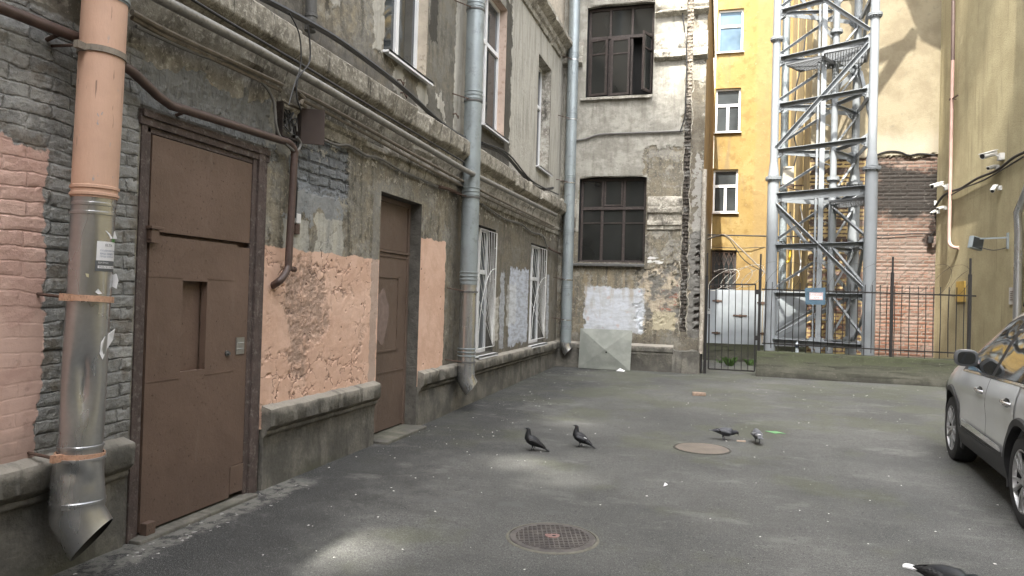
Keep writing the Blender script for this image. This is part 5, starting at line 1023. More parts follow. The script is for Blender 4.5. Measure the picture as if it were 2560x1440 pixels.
SG.part('notice_border', b, rd)
for s, u, v_, w2, h2 in (('ОПАСНАЯ', .10, .55, .80, .26), ('ЗОНА', .28, .16, .45, .26)):
    b = flattext(s, w2*w_, h2*h_, lambda x, y, u=u, v_=v_: Vector((s0.x+u*w_+x, yf-.058, s1.z+v_*h_+y))); SG.part('lettering', b, rd, fix=False)
# plastic bottle on the wall
q_ = fpx(1993, 875); b = MB(); b.lathe([(0, 0), (.032, 0), (.034, .02), (.034, .06), (.030, .075), (.034, .09), (.034, .15), (.028, .18), (.013, .205), (.013, .23), (0, .23)], 16, Matrix.Translation((q_.x, yf+.06, wz+.01))); bt = single('plastic_bottle', b, simple('clear_blue_plastic', (.5,.56,.62), .15), 'small clear plastic bottle standing on the mossy wall', 'bottle', smooth=True)
b = MB(); b.lathe([(.0352, .095), (.0352, .135)], 16, Matrix.Translation((0, 0, 0))); build('bottle_label', b, M['ink_blue'], parent=bt)

# ------------------------------------------------------------------ behind the gate: step wall, sheet hoarding, weeds, cables, boxes
b = MB(); b.box((XR, YS-.02, 0), (2.08, YS+.3, .60)); o = single('step_wall', b, M['moss'], 'low stained concrete step behind the gate under the sheet hoarding', 'wall', bevel=.01)
HD = Thing('sheet_hoarding', 'shiny galvanised sheet gates standing on the step behind the iron gate', 'hoarding', (.9, YS, .6))
sx0, sx1 = ony(1768, 790, YS).x, ony(2017, 790, YS).x; st = ony(1790, 724, YS).z
n = Net('hoarding_sheet'); p = n.pos(); a = n.noise(p, 1.4, 4, .6); n.bsdf(n.mix(n.sm(a, .35, .65), (.30,.33,.35), (.24,.26,.28)), .45, .1); n.bump(n.noise(p, 2.2, 3)*.02, 1, 1.); M['hoard'] = n.mat
xm = sx0+(sx1-sx0)*.565
for x0, x1 in ((sx0, xm-.006), (xm+.006, sx1)): b = MB(); b.box((x0, YS-.01, .61), (x1, YS+.005, st)); HD.part('panel', b, M['hoard'])
for px, py, w_ in ((1793, 752, .24), (1850, 789, .34), (1790, 832, .22), (1906, 757, .26), (1906, 834, .2)): q_ = ony(px, py, YS-.03); b = MB(); b.box((q_.x-w_/2, YS-.035, q_.z-.018), (q_.x+w_/2, YS-.012, q_.z+.018)); b.box((q_.x-.03, YS-.04, q_.z-.03), (q_.x+.05, YS-.036, q_.z+.03)); HD.part('strap_hinge', b, M['rust'])
# weeds
gm = simple('weed_leaf', (.05,.10,.02), .6, var=.3, sc=9)
def weed(x, y, nl, h, label):
    b = MB()
    for k in range(nl):
        a_ = random.uniform(0, 6.28); l = h*random.uniform(.5, 1); s = Vector((math.cos(a_), math.sin(a_), 0)); p = Vector((x, y, gz(y)-.02))+s*random.uniform(0, .08); w_ = s.cross(Vector((0, 0, 1)))*.018
        m1 = p+s*l*.3+Vector((0, 0, l*.7)); m2 = p+s*l*.6+Vector((0, 0, l*.85)); b.add([p-w_*.4, p+w_*.4, m1+w_, m2, m1-w_], [(0,1,2,3,4)])
    return tag(build('weed', b, gm, loc=(x, y, gz(y)), fix=False), label, 'weed', 'weeds behind the gate')
weed(.25, 18.2, 34, .30, 'largest bushy weed behind the middle of the gate'); weed(.72, 18.6, 22, .22, 'weed behind the right side of the gate'); weed(1.05, 18.7, 18, .28, 'weed against the step near the tower leg'); weed(.0, 18.9, 10, .14, 'smallest weed behind the left gate bars')
# galvanised drainpipe behind the tower, air conditioner, dangling cables
pA, pB = ony(1966, 60, 20.4), ony(1955, 700, 20.4); b = MB(); b.tube([pA+Vector((0, 0, 3)), pA, pB, Vector((pB.x, pB.y, .2))], .10, 16)
for t in (.1, .35, .6, .85): ring(b, pA.lerp(pB, t), .102, .015)
single('drainpipe', b, M['galv_blue'], 'pale drainpipe behind the left tower leg at the ochre return wall', 'drainpipe', smooth=True)
AC = Thing('air_conditioner', 'small pale box unit on a bracket behind the left tower leg', 'air conditioner', tuple(ony(1966, 460, 20.3))); q0 = ony(1957, 417, 20.3); q1 = ony(1978, 461, 20.3)
b = MB(); b.box((q0.x, 20.25, q1.z), (q1.x+.06, 20.6, q0.z)); AC.part('case', b, simple('beige_casing', (.36,.34,.29), .5), bevel=.01); b = MB(); b.box((q0.x-.05, 20.2, q1.z-.06), (q1.x+.3, 20.25, q1.z-.03)); b.bar((q0.x-.05, 20.22, q1.z-.03), (q1.x+.3, 20.22, q1.z-.22), .03); AC.part('bracket', b, M['rust']); b = MB(); b.box((q0.x+.05, 20.245, q0.z-.08), (q1.x-.0, 20.25, q0.z-.05)); AC.part('grille_slot', b, M['cable'])
cabs = (([(1994, 250), (1985, 330), (1992, 380), (1982, 430), (1984, 470)], 'cable', 'black cable looping down the ochre return wall past the air conditioner'), ([(2014, 90), (2004, 160), (1992, 210), (1986, 260)], 'cable', 'upper black cable slanting down the ochre return wall'), ([(2000, 515), (2007, 560), (1998, 620), (2002, 660), (1996, 690)], 'white_paint', 'white cable hanging beside the brick edge behind the tower'), ([(1975, 530), (1978, 640), (1972, 720)], 'cable_grey', 'grey cable hanging low beside the pale drainpipe'))
for P, m, lb in cabs: b = MB(); b.tube(smoothpath([ony(px, py, 20.6) for px, py in P], 5), .018, 6); single('cable', b, M[m], lb, 'cable', smooth=True)
P = [ony(1960, 560, 20.5), ony(1962, 640, 20.5), ony(1968, 655, 20.5), ony(1974, 645, 20.5), ony(1976, 610, 20.5)]; b = MB(); b.tube(smoothpath(P, 4), .03, 8); single('gas_pipe', b, simple('yellow_gas_pipe', (.5,.33,.03), .5), 'yellow bent gas pipe behind the left tower leg', 'pipe', smooth=True)
# cables across the passage
for P, r_, lb, mt in (([(1765, 587), (1810, 588), (1900, 590), (1960, 591), (2100, 590)], .02, 'thick black cable crossing the passage behind the gate', 'cable'), ([(1765, 598), (1790, 590), (1816, 589), (1850, 620), (1915, 684)], .022, 'bundle of tan cables slanting down from the passage cable', 'conduit_tan'), ([(1766, 600), (1815, 592), (1860, 650), (1910, 680)], .012, 'thin dark cable slanting down under the tan bundle', 'cable'), ([(1765, 617), (1850, 620), (1880, 619), (1920, 618)], .012, 'thin cable low on the yellow facade over the ground window', 'cable')):
    yy = 22. if 'low on' not in lb else YB2-.1; b = MB(); b.tube(smoothpath([ony(px, py, yy) for px, py in P], 5), r_, 6); single('cable', b, M[mt], lb, 'cable', smooth=True)

# ------------------------------------------------------------------ fittings on the right wall
def wr_(px, py, off=0): p_ = onr(px, py); return p_+Vector((-off, 0, 0))
off = .10; P = [wr_(2396, -60, off), wr_(2394, 150, off), wr_(2391, 300, off), wr_(2387, 500, off), wr_(2385, 592, off), wr_(2387, 610, off), wr_(2393, 618, off*.7), wr_(2398, 620, 0)]
DR = Thing('drainpipe', 'thin pink pipe with a bent foot on the olive roughcast wall', 'pipe', tuple(P[4])); b = MB(); zz = wr_(2391, 150, off)
b.tube([P[0], P[1]], .042, 12); DR.part('upper_section', b, M['brown_pipe'], smooth=True, label='brown upper length'); b = MB(); b.tube([P[1]]+smoothpath(P[1:], 4)[1:], .038, 12); DR.part('lower_section', b, simple('pink_pipe_paint', pc(168,134,122), .5, var=.12, obj=False), smooth=True, label='pink lower length')
q_ = wr_(2391, 248, off); b = MB(); b.cyl(q_, q_+Vector((off+.02, -.0, 0)), .014, 8); b.lathe([(.045, -.02), (.055, -.02), (.055, .02), (.045, .02)], 16, Matrix.Translation(q_), closed=True); b.bar(q_, q_+Vector((.03, -.35, 0)), .03, .03); DR.part('bracket', b, M['rust'])
b = MB(); b.tube(smoothpath([wr_(*q, .05) for q in ((2570, 380), (2540, 395), (2500, 425), (2450, 446), (2410, 470), (2385, 478), (2362, 492), (2345, 515))], 5), .028, 8); single('cable', b, M['cable'], 'twisted black cable bundle strung between the cameras on the olive wall', 'cable', smooth=True)
b = MB(); b.tube(smoothpath([wr_(*q, .08) for q in ((2570, 392), (2520, 422), (2470, 450), (2420, 470), (2380, 492))], 5), .016, 8); single('cable', b, M['cable'], 'thinner black cable just under the twisted bundle on the olive wall', 'cable', smooth=True)
wh = simple('camera_white', (.62,.62,.6), .4, var=.08)
def bullet(px, py, ln, r, label, aim=(-.75, -.55, -.28), plate_=True, big=False):
    c = wr_(px, py, .0); T = Thing('security_camera', label, 'camera', tuple(c), group='cameras on the olive wall'); a_ = Vector(aim).normalized(); hd = c+Vector((-.22 if big else -.12, -.02, .06 if big else .0))
    b = MB(); b.cbox(c+Vector((-.04, 0, 0)), (.09, .16, .14)) if big else b.cbox(c+Vector((-.025, 0, 0)), (.06, .09, .09)); T.part('mount', b, wh, bevel=.01); b = MB(); b.tube([c+Vector((-.06, 0, 0)), c+Vector((-.12, 0, .03)), hd], .018, 8); T.part('arm', b, wh)
    b = MB(); b.cyl(hd-a_*ln*.3, hd+a_*ln*.7, r, 16); bd = T.part('body', b, wh, smooth=True); b = MB(); b.bar(hd-a_*ln*.32+Vector((0, 0, r*.9)), hd+a_*ln*.8+Vector((0, 0, r*.9)), r*2.2, .012); T.part('hood', b, wh, parent=bd); b = MB(); b.cyl(hd+a_*ln*.7, hd+a_*(ln*.7+.006), r*.8, 16); T.part('lens', b, M['cable'], parent=bd); return T
bullet(2508, 392, .36, .06, 'large white camera highest up on the olive wall', big=True); bullet(2372, 468, .32, .055, 'large white camera left of the pink pipe', big=True)
bullet(2497, 418, .18, .035, 'small white camera tucked under the highest camera'); bullet(2503, 470, .18, .04, 'white camera hanging below the cable on the olive wall', (-.5, -.6, -.6)); bullet(2366, 520, .16, .035, 'small white camera nearest the foot of the pink pipe'); bullet(2348, 530, .14, .03, 'smallest white camera at the corner with the brick gable', (-.7, -.5, -.5))
q_ = wr_(2341, 508, .03); b = MB(); b.cbox(q_, (.06, .1, .12)); single('electrical_box', b, wh, 'white connection box above the smallest camera at the corner', 'electrical box', bevel=.01)
# floodlight on an arm
fa = wr_(2521, 603); FL = Thing('floodlight', 'grey floodlight on a long arm fixed to the olive wall', 'light', tuple(fa)); b = MB(); b.box((fa.x-.03, fa.y-.03, wr_(2521, 622).z), (fa.x+.02, fa.y+.03, wr_(2521, 582).z)); FL.part('wall_plate', b, M['galv_blue'])
e_ = fa+Vector((-.42, .25, .0)); b = MB(); b.bar(fa+Vector((0, 0, .07)), e_+Vector((0, 0, .07)), .03); FL.part('arm', b, M['galv_blue']); b = MB(); b.tube(smoothpath([fa+Vector((0, 0, -.12)), (fa+e_)/2+Vector((0, 0, -.17)), e_+Vector((0, 0, -.1))], 4), .008, 6); FL.part('cable', b, M['cable'])
b = MB(); Mx = Matrix.Translation(e_+Vector((-.05, .02, -.02))) @ Matrix.Rotation(R(30), 4, 'Z') @ Matrix.Rotation(R(12), 4, 'Y'); b.box((-.15, -.05, -.13), (.13, .05, .12), Mx); FL.part('lamp_head', b, M['galv_blue'], bevel=.012); b = MB(); b.box((-.13, -.056, -.11), (.11, -.05, .10), Mx); FL.part('front_glass', b, M['glass'])
def plaque(px0, py0, px1, py1, mat, label, name, cat):
    a_ = wr_(px0, py0, .0); c_ = wr_(px1, py1, .0); b = MB(); b.add([(rx(y)-o, y, z) for o in (.004, .03) for y, z in ((a_.y, c_.z), (c_.y, c_.z), (c_.y, a_.z), (a_.y, a_.z))], [(0,1,2,3),(7,6,5,4),(0,4,5,1),(1,5,6,2),(2,6,7,3),(3,7,4,0)]); return single(name, b, mat, label, cat), a_, c_
pl_, a_, c_ = plaque(2394, 704, 2414, 755, simple('yellow_board', (.5,.33,.07), .6), 'plain yellow board on the olive wall behind the last fence post', 'board', 'sign')
pl_, a_, c_ = plaque(2527, 719, 2541, 761, simple('faded_notice', pc(176,172,164), .6, var=.1), 'small faded notice plate on the olive wall above the car', 'notice_plate', 'sign')
b = MB(); 
for k in range(5): y_ = a_.y+(c_.y-a_.y)*.2; y2 = a_.y+(c_.y-a_.y)*(.8-.1*(k % 2)); z = a_.z+(c_.z-a_.z)*(.25+k*.12); b.box((rx(y_)-.034, min(y_, y2), z-.006), (rx(y_)-.03, max(y_, y2), z+.006))
b.v = [v-pl_.location for v in b.v]; build('faded_print', b, M['rust'], parent=pl_)
b = MB(); xq = rx(15.5); gp = [(xq-.12, 15.45, 0.), (xq-.12, 15.45, 3.1), (xq-.16, 15.4, 3.5), (xq-.12, 15.2, 3.8), (xq-.12, 14.7, 4.3), (xq-.1, 14.65, 9.9)]; b.tube(gp, .07, 14); single('drainpipe', b, M['galv'], 'grey drainpipe at the near end of the olive wall', 'drainpipe', smooth=True)
# ------------------------------------------------------------------ parked car
n = Net('silver_car_paint'); p = n.pos(True); n.bsdf(n.mix(n.sm(n.noise(p, 3, 3), .3, .7), (.66,.67,.68), (.70,.71,.72)), .28, .45, .5, .8); M['car'] = n.mat
M['car_black'] = simple('black_car_plastic', (.02,.02,.021), .55, var=.15, sc=30); M['tyre'] = simple('tyre_rubber', (.022,.022,.022), .85, var=.3, sc=18, bump=.002)
M['alloy'] = simple('alloy_wheel', (.40,.40,.40), .35, .6, var=.06); M['alloy_dark'] = simple('dark_alloy_recess', (.018,.018,.019), .45, .4); M['chrome'] = simple('chrome_trim', (.7,.7,.7), .12, .95, var=.03)
n = Net('car_window_glass'); n.bsdf((.012,.014,.015), .03, 0, .8, 1.); M['car_glass'] = n.mat
M['mirror_paint'] = simple('dark_grey_gloss', (.09,.095,.10), .25, .4, var=.05)
CAR = Thing('parked_car', 'silver compact SUV parked along the right side, seen from its left flank', 'car', (3.25, 7.62, 0), R(84.9))
def lerp(a, b, t): return a+(b-a)*t
def interp(tab, x):
    if x <= tab[0][0]: return tab[0][1]
    for (a, va), (c_, vc) in zip(tab, tab[1:]):
        if x <= c_: t = (x-a)/(c_-a); t = t*t*(3-2*t)*.5+t*.5; return va+(vc-va)*t
    return tab[-1][1]
TOP = [(-2.22,.92),(-2.12,1.16),(-1.86,1.53),(-1.6,1.67),(-1.1,1.725),(-.4,1.745),(.1,1.72),(.35,1.645),(.65,1.43),(.95,1.17),(1.12,1.07),(1.5,1.035),(1.9,.96),(2.08,.86),(2.17,.70)]
BELT = [(-2.22,.86),(-2.0,1.06),(-1.2,1.07),(0,1.045),(1.0,1.02),(1.12,1.0),(1.6,.955),(1.95,.88),(2.17,.62)]
WID = [(-2.22,.76),(-2.05,.85),(-1.6,.905),(-1.0,.91),(.5,.905),(1.3,.905),(1.75,.87),(2.0,.77),(2.17,.55)]
BOT = [(-2.22,.45),(-2.0,.26),(-1.6,.22),(1.6,.22),(1.95,.24),(2.17,.38)]
def sec(x):
    t, be, w, bo = interp(TOP, x), interp(BELT, x), interp(WID, x), interp(BOT, x); be = min(be, t-.015); gh = t-be; rw = w-.055-min(.30, gh*.44)
    sc_ = be-bo
    P = [(0, bo), (w*.86, bo), (w*.95, bo+.05), (w*.985, bo+sc_*.22), (w*.99, bo+sc_*.38), (w*.985, bo+sc_*.55), (w*1.0, bo+sc_*.70), (w*.995, bo+sc_*.80), (w*.975, bo+sc_*.9), (w-.045, be-.012), (w-.06, be+min(.01, gh*.1))]
    for k in (.25, .5, .75): P.append((lerp(w-.06, rw, k)+.02*math.sin(k*math.pi)*min(1, gh*2), be+gh*.86*k))
    P += [(rw-.005, be+gh*.86), (rw-.05, be+gh*.94), (rw-.16, be+gh*.985), (rw*.5, t), (0, t+.012)]
    return P
def ysurf(x, z):
    P = sec(x)
    for (y0, z0), (y1, z1) in zip(P[1:], P[2:]):
        if z0 <= z <= z1 and z1 > z0: return y0+(y1-y0)*(z-z0)/(z1-z0)
    return P[2][0]
st_ = lines(-2.22, 2.17, .06); b = MB(); vs = []; k = len(sec(0))
for x in st_:
    P = sec(x); ringp = P + [(-y, z) for y, z in reversed(P[1:-1])]; vs += [(x, y, z) for y, z in ringp]
m = 2*k-2; fs = [(i*m+j, (i+1)*m+j, (i+1)*m+(j+1) % m, i*m+(j+1) % m) for i in range(len(st_)-1) for j in range(m)] + [tuple(range(m)), tuple((len(st_)-1)*m+j for j in reversed(range(m)))]
b.add(vs, fs); body = CAR.part('body', b, M['car'], local=True)
AX = (1.305, -1.305); WR = .352
cut = MB()
for ax in AX:
    for s in (1, -1): cut.cyl((ax, s*.56, WR+.0), (ax, s*1.2, WR+.0), .425, 40)
co = build('cut', cut, M['car'], parent=CAR.o, world=False); md = body.modifiers.new('arches', 'BOOLEAN'); md.operation = 'DIFFERENCE'; md.object = co; md.solver = 'EXACT'
bpy.context.view_layer.update(); me = bpy.data.meshes.new_from_object(body.evaluated_get(bpy.context.evaluated_depsgraph_get())); body.modifiers.clear(); body.data = me; bpy.data.objects.remove(co)
me.polygons.foreach_set('use_smooth', [True]*len(me.polygons)); me.set_sharp_from_angle(angle=R(38))
def patchx(xs_, zlo, zhi, off, nz=8, side=1):
    mb = MB(); 
    for x in xs_:
        a, c_ = zlo(x), zhi(x)
        for j in range(nz+1): z = a+(c_-a)*j/nz; mb.v.append(Vector((x, side*(ysurf(x, z)+off), z)))
    nn = nz+1; mb.f = [(i*nn+j, (i+1)*nn+j, (i+1)*nn+j+1, i*nn+j+1) for i in range(len(xs_)-1) for j in range(nz)]; mb.m = [0]*len(mb.f); return mb
belt = lambda x: interp(BELT, x)+.018
def upper(x): t, be = interp(TOP, x), interp(BELT, x); return max(belt(x)+.004, be+(t-be)*.80)
arch_d = lambda x, ax: math.sqrt(max(0, .44**2-(x-ax)**2))+WR
for s in (1, -1):
    bk = CAR.part('window_surround', patchx(lines(-1.72, .98, .06), lambda x: belt(x)-.02, lambda x: min(upper(x)+.035, belt(x)+.6), .002, 6, s), M['car_black'], local=True, smooth=True)
    for nm, a, c_ in (('front_window', -.16, .82), ('rear_window', -1.08, -.26), ('quarter_window', -1.6, -1.17)): CAR.part(nm, patchx(lines(a, c_, .05), belt, upper, .005, 6, s), M['car_glass'], local=True, smooth=True)
    CAR.part('chrome_strip', patchx(lines(-1.66, .92, .06), lambda x: belt(x)-.026, lambda x: belt(x)-.004, .008, 1, s), M['chrome'], local=True, smooth=True)
    # doors: panels a hair proud of the body with dark gaps between
    def dlo(x): return max(.40, arch_d(x, -1.305)+.03 if abs(x+1.305) < .44 else 0, arch_d(x, 1.305)+.03 if abs(x-1.305) < .44 else 0)
    for nm, a, c_ in (('front_door', -.205, .86), ('rear_door', -1.13, -.222)):
        d_ = CAR.part(nm, patchx(lines(a, c_, .04), dlo, lambda x: belt(x)-.03, .006, 12, s), M['car'], local=True, smooth=True)
        hx, hz = a+.19, .90; h = MB(); h.lathe([(0, -.012), (.05, -.010), (.06, 0), (.05, .004), (0, .006)], 20, Matrix.Translation((hx+.02, s*(ysurf(hx, hz)+.004), hz)) @ Matrix.Rotation(R(-90*s), 4, 'X') @ Matrix.Scale(1.5, 4, (1, 0, 0)) @ Matrix.Scale(.75, 4, (0, 1, 0))); CAR.part('handle_recess', h, M['alloy_dark'], parent=d_, local=True, smooth=True)
        h = MB(); y_ = s*(ysurf(hx, hz)+.035); h.tube(smoothpath([(hx-.10, y_-s*.03, hz), (hx-.07, y_, hz+.004), (hx+.05, y_, hz+.01), (hx+.10, y_-s*.03, hz+.01)], 4), .017, 10); CAR.part('handle', h, M['chrome'], parent=d_, local=True, smooth=True)
    CAR.part('door_gap', patchx(lines(-.228, -.198, .01), lambda x: .42, lambda x: belt(x)-.03, .0035, 10, s), M['car_black'], local=True); CAR.part('door_gap', patchx(lines(.858, .872, .007), lambda x: .42, lambda x: belt(x)-.03, .0035, 10, s), M['car_black'], local=True)
    CAR.part('sill_cladding', patchx(lines(-.90, .90, .05), lambda x: .225, lambda x: .43+.02*abs(x), .018, 5, s), M['car_black'], local=True, smooth=True)
    CAR.part('sill_trim', patchx(lines(-.78, .72, .05), lambda x: .475+.0*x, lambda x: .53+.012*x, .022, 2, s), M['chrome'], local=True, smooth=True); CAR.part('sill_insert', patchx(lines(-.80, .74, .05), lambda x: .44, lambda x: .475, .016, 2, s), M['car_black'], local=True)
    for ax in AX:
        a_ = MB(); N = 30; q_ = []
        for i in range(N+1):
            t = math.pi*(-.10+1.20*i/N); 
            for r_, o_ in ((.418, -.05), (.418, .020), (.47, .018), (.482, .0)):
                x = ax+r_*math.cos(t); z = WR+r_*math.sin(t); zz = max(z, interp(BOT, x)+.06); q_.append(Vector((x, s*(ysurf(x, zz)+o_), z)))
        a_.add(q_, [(i*4+j, (i+1)*4+j, (i+1)*4+j+1, i*4+j+1) for i in range(N) for j in range(3)]); CAR.part('wheel_arch', a_, M['car_black'], local=True, smooth=True)
        w = MB(); Mw = Matrix.Translation((ax, s*.79, WR)) @ Matrix.Rotation(R(-90*s), 4, 'X')
        w.lathe([(.225, -.11), (.30, -.115), (.335, -.10), (.352, -.07), (.352, .07), (.337, .10), (.30, .114), (.245, .108), (.232, .09)], 48, Mw); ty = CAR.part('wheel', w, M['tyre'], local=True, smooth=True)
        for i in range(40): pass
        w = MB(); w.lathe([(0, .03), (.10, .03), (.22, .04), (.232, .085), (.24, .10), (.244, .10), (.244, -.1)], 40, Mw); CAR.part('rim', w, M['alloy_dark'], parent=ty, local=True, smooth=True)
        w = MB(); w.lathe([(.224, .08), (.232, .106), (.243, .106), (.246, .09)], 48, Mw)
        for i in range(5):
            for dd in (-.17, .17):
                t = 2*math.pi*i/5+.3; t2 = t+dd*1.25; p0 = Vector((.045*math.cos(t), .045*math.sin(t), .085)); pm = Vector((.12*math.cos(t+dd*1.3), .12*math.sin(t+dd*1.3), .098)); p1 = Vector((.232*math.cos(t2), .232*math.sin(t2), .098))
                for P, Q, ww in ((p0, pm, .022), (pm, p1, .019)): w.bar(Mw @ P, Mw @ Q, ww, .022, up_=(0, 1, 0))
        w.lathe([(0, .10), (.03, .10), (.045, .09), (.05, .07)], 20, Mw); CAR.part('spokes', w, M['alloy'], parent=ty, local=True)
    mr = MB(); mx, my, mz = .55, s*.925, 1.175
    rows = []
    for i, (dx, ry, rz) in enumerate(((-.075, .095, .075), (-.07, .105, .085), (0, .10, .085), (.06, .075, .065), (.095, .025, .025))):
        rows.append([Vector((mx+dx, my+ry*math.cos(t)*abs(math.cos(t))**-.35 if abs(math.cos(t)) > .01 else my, mz+rz*math.sin(t)*(abs(math.sin(t))**-.35 if abs(math.sin(t)) > .01 else 0))) for t in [2*math.pi*j/20 for j in range(20)]])
    mr.add([v for r_ in rows for v in r_], [(i*20+j, i*20+(j+1) % 20, (i+1)*20+(j+1) % 20, (i+1)*20+j) for i in range(4) for j in range(20)]+[tuple(4*20+j for j in range(20)), tuple(range(19, -1, -1))]); mm = CAR.part('mirror', mr, M['mirror_paint'], local=True, smooth=True)
    g1 = MB(); cm = sum(rows[0], Vector())/20; g1.add([cm+(v-cm)*.82+Vector((-.004, 0, 0)) for v in rows[0]], [tuple(range(20))]); CAR.part('mirror_glass', g1, M['car_glass'], parent=mm, local=True); g1 = MB(); g1.bar((mx+.0, s*.82, mz-.07), (mx, s*.90, mz-.05), .08, .04); CAR.part('mirror_foot', g1, M['car_black'], parent=mm, local=True)
    r_ = MB(); ry = interp(WID, -.4)-.055-.30; r_.tube(smoothpath([(.12, s*(ry-.02), 1.71), (-.0, s*(ry-.02), 1.78), (-.5, s*(ry-.02), 1.805), (-1.2, s*(ry-.03), 1.78), (-1.42, s*(ry-.04), 1.70)], 5), .018, 8); CAR.part('roof_rail', r_, M['car_black'], local=True, smooth=True)
    h = patchx(lines(1.72, 2.08, .03), lambda x: .70, lambda x: .82, .008, 3, s); CAR.part('headlight', h, M['car_glass'], local=True, smooth=True); h = patchx(lines(-2.16, -1.85, .03), lambda x: .88, lambda x: 1.0, .008, 3, s); CAR.part('tail_light', h, simple('red_lamp_glass', (.3,.01,.01), .1), local=True, smooth=True)
ws = MB(); N = 8
for i in range(9):
    x = .38+.66*i/8; t = interp(TOP, x)
    for j in range(9): ws.v.append(Vector((x, (-1+2*j/8)*(interp(WID, x)-.06-min(.30, (t-min(interp(BELT, x), t-.015))*.44)-.10), t+.010)))
ws.f = [(i*9+j, (i+1)*9+j, (i+1)*9+j+1, i*9+j+1) for i in range(8) for j in range(8)]; ws.m = [0]*64; CAR.part('windscreen', ws, M['car_glass'], local=True, smooth=True)

rw = MB()
for i in range(9):
    x = -2.11+.40*i/8; t = interp(TOP, x)
    for j in range(9): rw.v.append(Vector((x, (-1+2*j/8)*(interp(WID, x)-.06-min(.30, (t-min(interp(BELT, x), t-.015))*.44)-.12), t+.010)))
rw.f = [(i*9+j, (i+1)*9+j, (i+1)*9+j+1, i*9+j+1) for i in range(8) for j in range(8)]; rw.m = [0]*64; CAR.part('rear_windscreen', rw, M['car_glass'], local=True, smooth=True)
rb = MB(); rb.box((-2.25, -.74, .34), (-2.18, .74, .58)); CAR.part('rear_bumper', rb, M['car_black'], local=True, bevel=.02)

# ------------------------------------------------------------------ pigeons
def pig_mat(name, body, neck, wing, bars, rump=None, tail=None):
    n = Net(name); p = n.pos(True); X, Y, Z = n.sep(p); a = n.noise(p, 40, 4, .6); c = n.mix(n.sm(a, .35, .65), body, tuple(x*1.5 for x in body)); c = n.mix(n.sm(X + (a-.5)*.03, .075, .10), c, neck); 
    if tail: c = n.mix(n.sm(X, -.10, -.115), c, tail)
    n.bsdf(c, .55, spec=.35); m1 = n.mat
    n = Net(name+'_wing'); p = n.pos(True); X, Y, Z = n.sep(p); a = n.noise(p, 55, 4, .6); v_ = n.vor(n.comb(X*1.0, Y, Z*1.3), 60); c = n.mix(n.sm(v_, .2, .6), tuple(x*.6 for x in wing), wing); 
    if bars: c = n.mix(n.sm(X+Z*.4+(a-.5)*.02, -.035, -.03)*n.sm(X+Z*.4+(a-.5)*.02, -.012, -.007, 1., 0.), c, bars)
    n.bsdf(c, .55, spec=.3); n.bump(v_*.004, 1, 1.); return m1, n.mat
pm_leg = simple('pigeon_leg', (.22,.06,.05), .6); pm_beak = simple('pigeon_beak', (.05,.05,.05), .5); pm_eye = simple('pigeon_eye', (.12,.035,.01), .2); pm_white = simple('white_feathers', (.62,.62,.62), .7, var=.1, sc=40)
